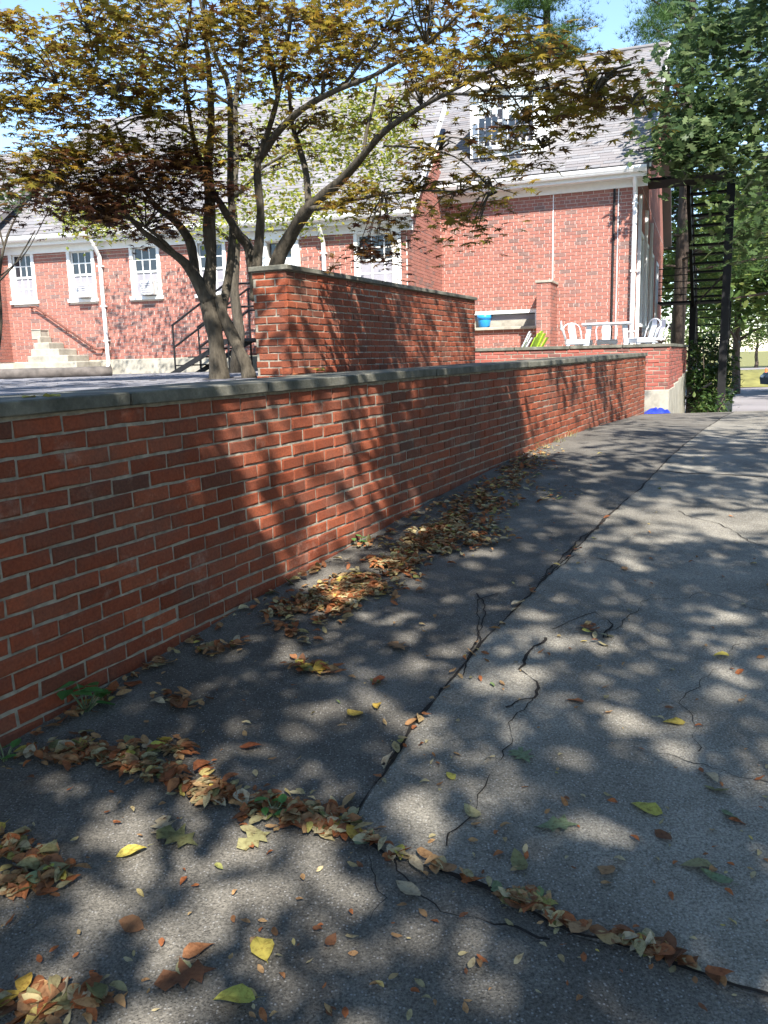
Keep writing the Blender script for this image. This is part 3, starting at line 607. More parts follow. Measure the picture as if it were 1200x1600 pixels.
# gable side
DEP = 11.6; FG = Fr((5.08, 16.9), AM); FG.u = -FM.n; FG.n = FM.u; FG.M = Matrix(((FG.u.x, FG.n.x, 0, 5.08), (FG.u.y, FG.n.y, 0, 16.9), (0, 0, 1, 0), (0, 0, 0, 1)))
RISE = 4.02; RUN = DEP/2+.45
gw = [(1.2, 1.95, 2.1, 3.9), (3.0, 3.75, 2.1, 3.9), (5.2, 6.0, 2.1, 3.9), (7.6, 8.4, 2.1, 3.9)]
gh = [(a-.09, b+.09, c-.07, d+.09) for a, b, c, d in gw]
facade(FG, .004, DEP, .3, 4.9, gh, 41)
b2 = MB(); 
wallbox(FG, .004, DEP, -.6, 4.9, gw)
for w_ in gw: window(FG, *w_, cols=2, rws=2, casing=.09)
m = MB(); hz_ = 4.9+RISE*(DEP/2)/RUN
m.add([FG.p(.01, 0, 4.9), FG.p(DEP-.01, 0, 4.9), FG.p(DEP/2, 0, hz_), FG.p(.01, -.3, 4.9), FG.p(DEP-.01, -.3, 4.9), FG.p(DEP/2, -.3, hz_)], [(0, 1, 2), (3, 5, 4), (0, 2, 5, 3), (1, 4, 5, 2)]); m.build('gable', M['housebrick'], house)
for kk, u_ in enumerate((.45, 2.5, 4.5)):
    m = MB(); m.bevbox((u_, .0, 1.0), (u_+.16, .07, 4.6), .01, FG.M); m.build('trim_board', M['white'], house)
m = MB(); m.box((.02, -.3, -.7), (DEP, .03, .3), FG.M); m.build('foundation', M['concrete'], house)
# main roof, dormer
EV = .42; ZE = 4.985
rf2 = roofslab(FM, uM0-.2, .24, EV, ZE, RUN, RISE, .12).build('roof', M['shingle'], house)
rf3 = MB(); rf3.add([FM.p(u, n, z) for u in (uM0-.2, .24) for n, z in ((EV-RUN, ZE+RISE), (EV-2*RUN, ZE), (EV-2*RUN, ZE-.12), (EV-RUN, ZE+RISE-.14))], [(0, 1, 5, 4), (1, 2, 6, 5), (2, 3, 7, 6), (0, 3, 2, 1), (4, 5, 6, 7)]); rf3.build('roof', M['shingle'], house)
ud0, zd0 = FM.uz(735, 238, -.45); ud1, _ = FM.uz(853, 236, -.45); ztd = FM.uz(735, 146, -.45)[1]; zd0 = 5.62
def skipd(u, t):
    sl = math.hypot(RUN, RISE); n = EV-RUN/sl*t; z = ZE+RISE/sl*t
    return ud0+.02 < u < ud1-.02 and zd0+.05 < z < ztd-.05
tag(shingles(FM, uM0-.2, .24, EV+.005, ZE+.015, RUN, RISE, 6, skipd).build('shingle_courses', M['shingle'], rf2), kind='stuff')
m = MB(); m.bevbox((uM0-.2, EV-RUN-.12, ZE+RISE-.03), (.24, EV-RUN+.12, ZE+RISE+.045), .02, FM.M); m.build('ridge_cap', M['shingle'], rf2)
m = MB(); m.add([FM.p(u, n, z) for u in (.243, .275) for n, z in ((EV, ZE-.06), (EV, ZE+.02), (EV-RUN, ZE+RISE+.02), (EV-RUN, ZE+RISE-.07))], [(0, 1, 2, 3), (7, 6, 5, 4), (0, 4, 5, 1), (1, 5, 6, 2), (3, 2, 6, 7)]); m.build('rake_board', M['white'], house)
dm_ = MB(); nf = -.45; 
dm_.add([FM.p(ud0, nf, zd0), FM.p(ud1, nf, zd0), FM.p(ud1, nf, ztd), FM.p(ud0, nf, ztd), FM.p(ud0, nf-1.6, zd0+.3), FM.p(ud1, nf-1.6, zd0+.3), FM.p(ud1, nf-1.6, ztd+.25), FM.p(ud0, nf-1.6, ztd+.25)], [(1, 0, 4, 5), (1, 5, 6, 2), (3, 7, 4, 0), (4, 7, 6, 5)])
zw0, zw1 = zd0+.19, ztd-.1; um = (ud0+ud1)/2; dw_ = [(ud0+.26, um-.09, zw0, zw1), (um+.09, ud1-.26, zw0, zw1)]
cs = [ud0]+[x for q in dw_ for x in q[:2]]+[ud1]
for i in range(5):
    if i % 2 == 0: dm_.box((cs[i], nf-.1, zd0), (cs[i+1], nf+.001*i, ztd), FM.M)
    else: dm_.box((cs[i], nf-.1, zd0), (cs[i+1], nf-.001, zw0), FM.M); dm_.box((cs[i], nf-.1, zw1), (cs[i+1], nf-.001, ztd), FM.M)
do = dm_.build('dormer', M['white'], house)
for q in dw_: window(FM, *q, cols=3, rws=2, casing=.05, n0=nf, parent=do, screen=False, upper='blind')  # upper sashes carry the painted sky reflection
m = MB(); m.add([FM.p(u, n, z) for u in (ud0-.12, ud1+.12) for n, z in ((nf+.2, ztd), (nf+.2, ztd+.09), (nf-2.2, ztd+.42), (nf-2.2, ztd+.33))], [(0, 1, 5, 4), (1, 2, 6, 5), (2, 3, 7, 6), (3, 0, 4, 7), (0, 3, 2, 1), (4, 5, 6, 7)]); m.build('dormer_roof', M['white'], do)
for o in list(col.objects):
    if o.parent == house: setp(o)

# window air conditioners
for i, w_ in enumerate((W2, W3)):
    t = empty('air_conditioner', FW.p((w_[0]+w_[1])/2, 0, w_[2])); a0, a1, z0 = w_[0]+.02, w_[1]-.02, w_[2]+.012
    mid = a0+(a1-a0)*.44
    for nm, bb, mt in (('case', ((mid, -.1, z0), (a1, .22, z0+.27)), 'tan'), ('filler_panel', ((a0, -.055, z0), (mid-.004, -.02, z0+.27)), 'screen')):
        m = MB(); m.bevbox(*bb, .006, FW.M); o = m.build(nm, M[mt], t); setp(o)
    for k in range(5): m = MB(); m.box((mid+.03, .221, z0+.04+k*.042), (a1-.03, .226, z0+.06+k*.042), FW.M); o = m.build('grille_slat', M['screen'], t); setp(o)
    tag(t, ('white air conditioner in the wing window nearer the concrete steps', 'white air conditioner in the wing window nearer the tree trunk')[i], 'air conditioner', 'window air conditioners')

# concrete steps, rail, kerb timber, metal stair, in front of the wing
st = empty('concrete_steps', FW.p(-7.5, .7, YARD)); tag(st, 'pale concrete steps rising against the brick wing below the handrail', 'steps')
ur = [FW.uz(x, 560, .9-.12*k)[0] for k, x in enumerate((136, 124, 111, 98, 84, 71, 60))]; ul = [FW.uz(x, 560)[0] for x in (41, 42, 42, 43, 42, 36, 34)]
for k in range(7):
    m = MB(); m.bevbox((FW.uz(36, 560, .9)[0]+.002*k, .03, YARD-.05+k*.132), (ur[k], 1.02-.12*k, YARD+.132*(k+1)), .014, FW.M); o = m.build('step', M['concrete'], st); setp(o)
m = MB(); m.bevbox((FW.uz(25, 590)[0], 1.08, YARD-.02), (FW.uz(150, 590)[0], 1.75, YARD+.035), .01, FW.M); tag(m.build('stone_slab', M['concrete']), 'flat stone landing slab at the foot of the concrete steps', 'slab')
hr = empty('wall_handrail', FW.p(-6.8, .06, 2)); tag(hr, 'brown painted pipe handrail sloping down the brick wing beside the steps', 'handrail')
pa, pb = FW.uz(46, 480, .1), FW.uz(150, 546, .1); pc = FW.uz(159, 545, .1)
for off in (0,):
    m = MB(); m.tube([FW.p(pa[0], .02, pa[1]), FW.p(pa[0]+.02, .1, pa[1]), FW.p(pa[0]+.14, .1, pa[1]), FW.p(pb[0], .1, pb[1]), FW.p(pc[0]-.03, .1, pb[1]), FW.p(pc[0], .02, pb[1])], .022, 8); o = m.build('rail', M['brown'], hr, True); setp(o)
for f_ in (.12, .5, .9):
    u_ = pa[0]+.14+(pb[0]-pa[0]-.14)*f_; z_ = pa[1]+(pb[1]-pa[1])*f_; m = MB(); m.tube([FW.p(u_, .1, z_), FW.p(u_, .08, z_-.06), FW.p(u_, .008, z_-.07)], .009, 6); o = m.build('bracket', M['brown'], hr); setp(o)
pk0, pk1 = at(-60, 606, 12.6), at(176, 595, 13.4); m = MB(); n = 9; 
m.tube([(pk0.lerp(pk1, i/n).x, pk0.lerp(pk1, i/n).y, YARD+.07+.006*noise.noise((i, 0, 0))) for i in range(n+1)], [.085+.012*noise.noise((i*.7, 3, 1)) for i in range(n+1)], 10)
tag(m.build('timber_edging', M['timber'], None, True), 'weathered dark timber log edging lying on the yard paving', 'log')
ms = empty('metal_stair', FW.p(-3, 1.2, YARD)); tag(ms, 'black metal stair with pipe railings leading to the white wing door', 'stair')
S0u = -4.15; PZ_ = 1.93; rise = (PZ_-YARD)/4
for k in range(4):
    m = MB(); m.box((S0u+k*.27, .35, YARD+rise*(k+1)-.025), (S0u+k*.27+.28, 1.35, YARD+rise*(k+1)), FW.M); o = m.build('tread', M['black'], ms); setp(o)
for n_ in (.33, 1.37):
    m = MB(); q = [(S0u-.1, YARD), (S0u+.1, YARD), (S0u+1.25, PZ_-.0), (S0u+1.05, PZ_)]
    m.add([FW.p(u, n_+d, z) for d in (-.012, .012) for u, z in q], [(0, 1, 2, 3), (7, 6, 5, 4), (0, 4, 5, 1), (1, 5, 6, 2), (2, 6, 7, 3), (3, 7, 4, 0)]); o = m.build('stringer', M['black'], ms); setp(o)
    for hgt in (.55, .95): m = MB(); m.tube([FW.p(S0u, n_, YARD+hgt-.1), FW.p(S0u+1.1, n_, PZ_+hgt), FW.p(S0u+2.6, n_, PZ_+hgt)], .02, 6); o = m.build('rail', M['black'], ms); setp(o)
    for u_, z0_ in ((S0u+.02, YARD), (S0u+1.1, YARD), (S0u+1.9, YARD), (S0u+2.6, YARD)): m = MB(); m.tube([FW.p(u_, n_, z0_), FW.p(u_, n_, max(PZ_ if u_ > S0u+.5 else YARD, z0_)+(.95 if u_ > S0u+.5 else .85))], .02, 6); o = m.build('post', M['black'], ms); setp(o)
m = MB(); m.box((S0u+1.08, .1, PZ_-.05), (S0u+2.65, 1.38, PZ_), FW.M); o = m.build('platform', M['black'], ms); setp(o)

# ------------------------------------------------------------------ terrace furniture
TZ = 1.30
def metal_chair(loc, rz, label):
    t = empty('metal_chair', loc, rz); tag(t, label, 'chair', 'white metal cafe chairs round the terrace table'); W = M['whitemetal']
    m = MB(); m.bevbox((-.19, -.19, .43), (.19, .19, .455), .008); m.bevbox((-.185, -.19, .37), (.185, -.175, .43), .004); m.bevbox((-.185, .175, .37), (.185, .19, .43), .004); m.bevbox((-.19, -.172, .37), (-.177, .172, .43), .004); m.bevbox((.177, -.172, .37), (.19, .172, .43), .004); m.build('seat', W, t)
    for sx in (-1, 1):
        for sy in (-1, 1):
            m = MB(); vs = []
            for z, o_, w_ in ((.42, .165, .06), (0, .235, .035)):
                cx, cy = sx*o_, sy*o_; vs += [(cx-sx*w_, cy, z), (cx, cy, z), (cx, cy-sy*w_, z), (cx-sx*.012, cy-sy*w_, z), (cx-sx*.012, cy-sy*.012, z), (cx-sx*w_, cy-sy*.012, z)]
            m.add(vs, [(i, (i+1) % 6, 6+(i+1) % 6, 6+i) for i in range(6)]); m.build('leg', W, t)
    m = MB(); pts = [(-.18, .18, .44), (-.195, .235, .62)]
    for k in range(9): a = math.pi*k/8; pts.append((-.195*math.cos(a),   .235+.035, .66+.13*math.sin(a)))
    pts += [(.195, .235, .62), (.18, .18, .44)]; m.tube(pts, .012, 6); m.build('back_frame', W, t, True)
    m = MB(); vs = []
    for z, y, wv in ((.45, .185, .07), (.58, .225, .075), (.67, .262, .085), (.785, .268, .06)): vs += [(-wv, y, z), (wv, y, z), (wv, y+.008, z), (-wv, y+.008, z)]
    m.add(vs, [(4*i+j, 4*i+(j+1) % 4, 4*i+4+(j+1) % 4, 4*i+4+j) for i in range(3) for j in range(4)]); m.build('splat', W, t)
    return t
tb = empty('metal_table', (4.22, 15.65, TZ), R(-15)); tag(tb, 'white metal table on the far terrace with chairs round it', 'table')
m = MB(); m.bevbox((-.45, -.40, .71), (.45, .40, .745), .008); m.build('table_top', M['whitemetal'], tb)
for sx in (-1, 1):
    for sy in (-1, 1):
        m = MB(); vs = []
        for z, o_, w_ in ((.71, .36, .09), (0, .40, .05)):
            cx, cy = sx*o_, sy*(o_-.04); vs += [(cx-sx*w_, cy, z), (cx, cy, z), (cx, cy-sy*w_, z), (cx-sx*w_, cy-sy*w_, z)]
        m.add(vs, [(i, (i+1) % 4, 4+(i+1) % 4, 4+i) for i in range(4)]+[(3, 2, 1, 0), (4, 5, 6, 7)]); m.build('leg', M['whitemetal'], tb)
metal_chair((3.58, 15.35, TZ), R(80), 'white metal chair nearest the brick pier, facing the table')
metal_chair((4.72, 15.2, TZ), R(-75), 'white metal chair at the table end nearest the terrace corner')
metal_chair((5.05, 15.75, TZ), R(-82), 'white metal chair pulled out beside the corner downspout')
metal_chair((4.40, 16.3, TZ), R(-12), 'white metal chair on the house side of the table with its back to the wall')
metal_chair((3.85, 16.25, TZ), R(20), 'white metal chair half hidden behind the table near the pier')
def adirondack(loc, rz, mat, label):
    t = empty('slatted_garden_chair', loc, rz); tag(t, label, 'garden chair', 'fan backed garden chairs on the terrace')
    for i in range(5):
        a = (i-2)*.075; m = MB(); h = .88-.04*abs(i-2)**1.5
        vs = []
        for z, y in ((.28, .18), (h, .46)):
            c = (i-2)*(.085 if z < .5 else .118); wv = .037 if z < .5 else .052; vs += [(c-wv, y, z), (c+wv, y, z), (c+wv, y+.02, z), (c-wv, y+.02, z)]
        m.add(vs, [(0, 1, 5, 4), (1, 2, 6, 5), (2, 3, 7, 6), (3, 0, 4, 7), (4, 5, 6, 7), (3, 2, 1, 0)]); m.build('back_slat', mat, t)
    for i in range(5): m = MB(); y = -.32+i*.1; m.bevbox((-.27, y, .36-.02*i), (.27, y+.09, .38-.02*i), .004); m.build('seat_slat', mat, t)
    for s in (-1, 1):
        m = MB(); m.bevbox((s*.36-.06, -.38, .54), (s*.36+.06, .36, .56), .005); m.build('armrest', mat, t)
        m = MB(); m.bevbox((s*.29-.012, -.33, 0), (s*.29+.012, -.25, .54), .004); m.build('front_leg', mat, t)
        m = MB(); m.add([(s*.29-.01+d, y, z) for d in (0, .02) for y, z in ((-.25, .28), (-.25, .36), (.55, .06), (.55, 0), (.47, 0))], [(0, 1, 2, 3, 4), (9, 8, 7, 6, 5)]+[(i, (i+1) % 5, 5+(i+1) % 5, 5+i) for i in range(5)]); m.build('rear_leg', mat, t)
    m = MB(); m.bevbox((-.33, .26, .5), (.33, .29, .55), .004); m.build('back_rail', mat, t)
adirondack((2.52, 15.35, TZ-.26), R(-125), M['limewood'], 'lime green fan backed garden chair behind the terrace coping')
adirondack((2.38, 15.95, TZ-.24), R(-110), M['whitemetal'], 'white fan backed garden chair just behind the lime green one')
pp = FM.p(BW[0]+.14, .0, BW[2]); pot = empty('flower_pot', pp); tag(pot, 'bright blue plastic flower pot on the low window sill by the wall end', 'flower pot')
pu = at(757, 503, pp.y); pot.location = FM.p(FM.uz(756, 503, -.02)[0], -.06, BW[2])
m = MB(); m.lathe([(.001, .0), (.095, 0), (.12, .03), (.142, .16), (.142, .17), (.152, .172), (.158, .26), (.146, .262), (.138, .20), (.001, .19)], n=24); m.build('pot_body', M['bluepot'], pot, True)
m = MB(); m.lathe([(.001, .2), (.137, .2)], n=20); m.build('soil', M['slate'], pot)
# blue tarp bag by the wall end
m = MB(); c = at(1025, 641, 13.95); n_ = 14
for j in range(n_+1):
    for i in range(n_+1):
        x, y = (i/n_-.5), (j/n_-.5); e = max(0, 1-(abs(x*2)**3+abs(y*2)**3)); h = .085*e**.6+.07*noise.noise((x*6, y*6, 2))*e**.3
        m.v.append((c.x+x*.40, c.y+y*.5, g(c.y+y*.5)+.0+max(0.004, h)+.012))
m.f = [(j*(n_+1)+i, j*(n_+1)+i+1, (j+1)*(n_+1)+i+1, (j+1)*(n_+1)+i) for j in range(n_) for i in range(n_)]
tag(m.build('tarp_bundle', M['tarp'], None, True), 'crumpled bright blue tarp lying at the end of the low wall', 'tarp')
# dried plant on the terrace corner coping
dp = empty('dried_plant', (4.86, 14.52, 1.638)); tag(dp, 'small dark withered plant on the terrace corner coping', 'plant')
for k in range(14):
    a = k*2.4; m = MB(); l = random.uniform(.08, .16); m.tube([(0, 0, 0), (math.cos(a)*l*.6, math.sin(a)*l*.4, .05), (math.cos(a)*l, math.sin(a)*l*.7, random.uniform(.03, .12))], [.008, .012, .003], 4); m.build('stalk', M['bark2'], dp)

# ------------------------------------------------------------------ fire escape
fe = empty('fire_escape', (8.3, 21, -.3)); tag(fe, 'tall black iron fire escape stair beside the gable wall', 'fire escape')
FF = Matrix(((math.cos(A3), math.sin(A3), 0, 7.2), (-math.sin(A3), math.cos(A3), 0, 20.0), (0, 0, 1, 0), (0, 0, 0, 1)))   # x across, y away
def fp(x, y, z): return FF @ Vector((x, y, z))
def febox(nm, a, b): m = MB(); m.box(a, b, FF); setp(m.build(nm, M['black'], fe))
def febar(nm, pts, r=.02): m = MB(); m.tube([fp(*p) for p in pts], r, 6); setp(m.build(nm, M['black'], fe))
LZ, MZ, WD = 5.3, 2.9, .88
febox('landing', (-1.35, -1.0, LZ-.06), (WD+.08, .02, LZ)); febox('landing', (-.95, 4.3, MZ-.06), (WD+.05, 5.4, MZ))
for k in range(12): t = (k+.5)/12.5; febox('tread', (.03, .05+t*4.2, LZ-(LZ-MZ)*t-.14), (WD-.03, .05+t*4.2+.22, LZ-(LZ-MZ)*t-.09))
for k in range(15): t = (k+.5)/15.5; febox('tread', (.03, 5.4+t*4.6, MZ-(MZ+.4)*t-.12), (WD-.03, 5.4+t*4.6+.2, MZ-(MZ+.4)*t-.09))
for x in (0, WD):
    m = MB(); m.add([fp(x+d, y, z) for d in (-.04, .04) for y, z in ((0, LZ-.30), (0, LZ), (4.35, MZ), (4.35, MZ-.22))], [(0, 1, 2, 3), (7, 6, 5, 4), (0, 4, 5, 1), (1, 5, 6, 2), (2, 6, 7, 3), (3, 7, 4, 0)]); setp(m.build('stringer', M['black'], fe))
    m = MB(); m.add([fp(x+d, y, z) for d in (-.02, .02) for y, z in ((5.35, MZ-.22), (5.35, MZ), (10.0, -.4), (10.0, -.62))], [(0, 1, 2, 3), (7, 6, 5, 4), (0, 4, 5, 1), (1, 5, 6, 2), (2, 6, 7, 3), (3, 7, 4, 0)]); setp(m.build('stringer', M['black'], fe))
    for h in (.5, .95): febar('rail', [(x, -1.0, LZ+h), (x, 0, LZ+h), (x, 4.35, MZ+h), (x, 5.4, MZ+h), (x, 10, -.4+h)])
    for y, z in ((-1, LZ), (0, LZ), (2.2, (LZ+MZ)/2), (4.35, MZ), (5.4, MZ)): febar('baluster', [(x, y, z), (x, y, z+.95)], .018)
for x, y, zt in ((WD+.04, -.95, LZ), (WD+.04, 4.35, MZ), (0, 4.4, MZ), (WD, 5.35, MZ)):
    gz = g(fp(x, y, 0).y)-.05; m = MB(); m.box((x-.085, y-.085, gz), (x+.085, y+.085, zt-.06), FF); setp(m.build('post', M['black'], fe))
for h in (.35, .65, .95): febar('rail', [(-1.35, -1.0, LZ+h), (WD, -1.0, LZ+h)])
febar('brace', [(WD+.04, -.95, 3.2), (.0, 4.35, 2.7)], .025); febar('brace', [(WD+.04, -.9, .9), (-.4, -.9, .1)], .03)
for k in range(5): febar('rail', [(-.95, 4.32, MZ+.18*(k+1)), (0, 4.32, MZ+.18*(k+1))], .012)
cb = at(1113, 617, 21.5); cz = g(21.5)
m = MB(); m.bevbox((cb.x-.42, 21.2, cz-.1), (cb.x+.42, 22.2, .58), .03); tag(m.build('concrete_block', M['concrete']), 'grey concrete block beside the foot of the fire escape', 'block')

# ------------------------------------------------------------------ trees
STAR = []
for k in range(7):
    a = R(-120+40*k); ln = (1, .93, .8, .62)[abs(k-3)]; STAR += [(ln*math.sin(a), ln*math.cos(a), -.16*ln)]
    if k < 6: b = a+R(20); STAR += [(.33*math.sin(b), .33*math.cos(b), .01)]
STAR = [(0, -.08, .02)]+STAR; STARF = [(0, i+1, i) for i in range(1, len(STAR)-1)]
OVAL = [(0, -.5, 0), (.26, -.22, .05), (.30, .12, .06), (.14, .42, .02), (0, .62, -.06), (-.14, .42, .02), (-.30, .12, .06), (-.26, -.22, .05)]; OVALF = [(0, 1, 2), (0, 2, 3), (0, 3, 4), (0, 4, 5), (0, 5, 6), (0, 6, 7)]
LOBE = [(0, -.55, 0), (.10, -.3, 0), (.36, -.22, .03), (.16, -.05, 0), (.44, .12, .02), (.17, .2, 0), (.28, .45, -.02), (0, .62, -.05), (-.28, .45, -.02), (-.17, .2, 0), (-.44, .12, .02), (-.16, -.05, 0), (-.36, -.22, .03), (-.10, -.3, 0)]; LOBEF = [(0, 1, 13), (1, 2, 3), (1, 3, 11), (1, 11, 13), (11, 12, 13), (3, 4, 5), (3, 5, 9), (3, 9, 11), (9, 10, 11), (5, 6, 7), (5, 7, 9), (7, 8, 9)]
def blob_points(cs, n):                          # cs: list of (centre, radii), n each
    out = []
    for (c, rr), k in zip(cs, n):
        q = rng.normal(0, .48, (k, 3)); out.append(np.array(c)+q*np.array(rr))
    return np.concatenate(out)
def limb(parent, pts, mat, n=9, name='limb'):     # pts: (x px, y px, Y, width px)
    P = [at(x, y, Y) for x, y, Y, w_ in pts]; rr = [w_*.41*Y/F_PX for x, y, Y, w_ in pts]
    Q, S = [], []
    for i in range(len(P)-1):
        p0, p1, p2, p3 = P[max(i-1, 0)], P[i], P[i+1], P[min(i+2, len(P)-1)]
        for k in range(5):
            t = k/5; Q.append(.5*((2*p1)+(p2-p0)*t+(2*p0-5*p1+4*p2-p3)*t*t+(3*p1-p0-3*p2+p3)*t**3)); S.append((rr[i]*(1-t)+rr[i+1]*t)*(1+.16*noise.noise(Q[-1]*6)+.08*noise.noise(Q[-1]*17)))
    Q.append(P[-1]); S.append(rr[-1]); m = MB(); m.tube(Q, S, n); o = m.build(name, mat, parent, True); setp(o); return Q
maple = empty('maple_tree', (-1.55, 8.85, YARD)); tag(maple, 'many stemmed bronze leaved maple tree growing behind the low brick wall', 'tree')
bk_ = M['bark']; TY_ = 8.85
skel = []
skel.append(limb(maple, [(344, 604, TY_, 46), (342, 580, TY_, 34), (336, 523, TY_, 29), (327, 480, TY_, 31), (326, 452, TY_, 26), (330, 404, TY_, 19), (327, 360, TY_, 23), (328, 310, 8.9, 19), (325, 250, 8.9, 16), (330, 200, 8.9, 13), (327, 120, 8.9, 10), (320, 40, 8.9, 7), (316, -40, 8.9, 4)], bk_, 12, 'trunk'))
skel.append(limb(maple, [(392, 604, TY_-.1, 32), (386, 575, TY_-.1, 25), (376, 552, TY_-.1, 23), (361, 520, TY_, 22), (347, 490, TY_, 21), (338, 462, TY_, 18)], bk_, 12, 'trunk'))
for pts in (
    [(326, 470, TY_, 32), (303, 430, 8.8, 22), (286, 408, 8.7, 17), (260, 389, 8.6, 14), (224, 362, 8.4, 10), (190, 328, 8.2, 7), (150, 300, 8.0, 4)],
    [(306, 436, 8.8, 16), (303, 410, 8.85, 18), (295, 375, 8.9, 17), (273, 345, 8.9, 13), (240, 318, 8.9, 9), (205, 260, 8.9, 6), (180, 190, 8.9, 4)],
    [(345, 492, TY_, 20), (354, 450, 8.95, 16), (361, 400, 9.0, 14), (363, 350, 9.1, 13), (360, 290, 9.1, 12), (360, 200, 9.2, 11), (357, 135, 9.3, 10), (336, 85, 9.3, 8), (320, 30, 9.3, 6), (305, -30, 9.3, 4)],
    [(402, 470, 9.2, 22), (390, 392, 9.2, 21), (374, 368, 9.1, 17), (358, 342, 9.0, 15), (343, 316, 8.9, 12), (318, 275, 8.7, 10), (302, 212, 8.5, 8), (293, 160, 8.4, 7), (288, 105, 8.3, 6), (296, 30, 8.2, 5), (300, -30, 8.2, 3)],
    [(398, 470, 9.0, 21), (402, 410, 9.0, 18), (405, 375, 9.0, 17), (407, 330, 8.9, 15), (402, 262, 8.8, 14), (416, 215, 8.7, 11), (433, 155, 8.6, 9), (448, 70, 8.5, 8), (460, -10, 8.4, 6)],
    [(404, 252, 8.8, 14), (430, 212, 8.6, 13), (455, 185, 8.4, 12), (485, 162, 8.2, 11), (530, 139, 7.9, 9), (575, 122, 7.6, 8), (605, 106, 7.4, 7), (665, 70, 7.0, 6), (722, 18, 6.7, 4)],
    [(533, 138, 7.9, 7), (555, 110, 7.8, 5), (578, 78, 7.7, 4), (600, 45, 7.6, 3)],
    [(434, 150, 8.6, 9), (425, 100, 8.8, 10), (412, 40, 8.9, 9), (405, -30, 9, 7)],
    [(420, 470, 9.0, 30), (434, 406, 8.9, 28), (452, 372, 8.8, 26), (470, 342, 8.6, 24), (490, 318, 8.4, 20), (530, 285, 8.1, 17), (565, 246, 7.8, 14), (600, 206, 7.5, 11), (650, 172, 7.1, 9), (700, 145, 6.7, 7), (765, 112, 6.3, 6), (825, 90, 5.9, 4), (880, 84, 5.6, 3)],
    [(482, 325, 8.5, 14), (478, 270, 8.6, 12), (466, 225, 8.7, 10), (456, 190, 8.8, 7), (450, 120, 8.9, 5)],
    [(486, 326, 8.4, 11), (520, 322, 8.1, 10), (552, 312, 7.9, 7), (600, 304, 7.6, 5), (660, 298, 7.3, 4), (720, 300, 7.0, 3)],
    [(568, 240, 7.8, 7), (573, 205, 7.8, 6), (583, 165, 7.8, 5), (590, 120, 7.8, 3)],
    [(700, 146, 6.7, 5), (780, 150, 6.2, 4), (860, 150, 5.7, 3), (930, 150, 5.3, 2), (1000, 165, 5.0, 2)],
    [(765, 112, 6.3, 4), (800, 150, 6.1, 3), (830, 200, 6.0, 2), (850, 235, 5.9, 1.5)],
    [(600, 228, 7.5, 4), (660, 232, 7.2, 4), (720, 250, 7.0, 3), (770, 300, 6.9, 2)],
    [(286, 408, 8.7, 8), (250, 372, 8.5, 6), (210, 345, 8.3, 5), (150, 325, 8.0, 3), (90, 300, 7.8, 2)],
    [(302, 212, 8.5, 5), (250, 180, 8.2, 4), (180, 150, 8.0, 3), (90, 130, 7.8, 2)],
    [(290, 120, 8.3, 4), (230, 80, 8.0, 3), (140, 50, 7.8, 2)],
): skel.append(limb(maple, pts, bk_))
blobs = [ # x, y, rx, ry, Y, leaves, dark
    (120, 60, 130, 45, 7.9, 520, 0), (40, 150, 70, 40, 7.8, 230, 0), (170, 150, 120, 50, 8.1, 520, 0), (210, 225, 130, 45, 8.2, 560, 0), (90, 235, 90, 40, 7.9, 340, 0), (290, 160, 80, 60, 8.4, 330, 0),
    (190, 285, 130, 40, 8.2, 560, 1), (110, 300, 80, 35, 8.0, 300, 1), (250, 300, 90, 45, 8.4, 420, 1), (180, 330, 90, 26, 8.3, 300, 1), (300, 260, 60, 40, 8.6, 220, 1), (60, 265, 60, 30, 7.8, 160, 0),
    (250, 60, 110, 60, 8.3, 420, 0), (360, 40, 90, 45, 8.5, 300, 0), (400, 110, 70, 50, 8.7, 190, 0), (470, 40, 90, 50, 8.5, 360, 0), (560, 50, 80, 50, 8.0, 340, 0), (640, 40, 70, 45, 7.4, 300, 0), (700, 30, 50, 35, 7.0, 170, 0),
    (520, 110, 60, 35, 8.2, 170, 0), (480, 190, 60, 35, 8.6, 160, 0), (390, 220, 50, 40, 8.8, 120, 1), (660, 110, 60, 35, 7.0, 210, 0), (720, 100, 60, 40, 6.7, 190, 0), (790, 80, 70, 40, 6.2, 250, 0), (760, 150, 55, 32, 6.3, 60, 0),
    (850, 90, 60, 35, 5.8, 190, 0), (860, 145, 60, 32, 5.7, 170, 0), (930, 120, 60, 30, 5.4, 150, 0), (940, 155, 50, 24, 5.3, 110, 0), (1000, 165, 28, 22, 5.1, 45, 0), (820, 190, 40, 28, 6.0, 90, 0), (845, 228, 30, 26, 5.9, 65, 0), (985, 105, 30, 24, 5.3, 50, 0),
    (690, 230, 60, 35, 7.1, 170, 0), (760, 285, 45, 32, 6.9, 110, 0), (720, 315, 70, 30, 7.0, 170, 0), (650, 295, 60, 32, 7.4, 170, 0), (600, 325, 50, 40, 7.6, 170, 0), (585, 375, 42, 32, 7.6, 130, 1), (560, 300, 45, 35, 7.9, 120, 0), (740, 350, 35, 20, 6.9, 50, 0), (620, 170, 45, 40, 7.5, 90, 0), (20, 60, 50, 60, 7.6, 150, 0),
    (150, -50, 200, 60, 8.2, 500, 0), (450, -60, 200, 60, 8.4, 500, 0), (680, -40, 120, 40, 7.2, 250, 0)]
cl, cdk = [[], []], [[], []]
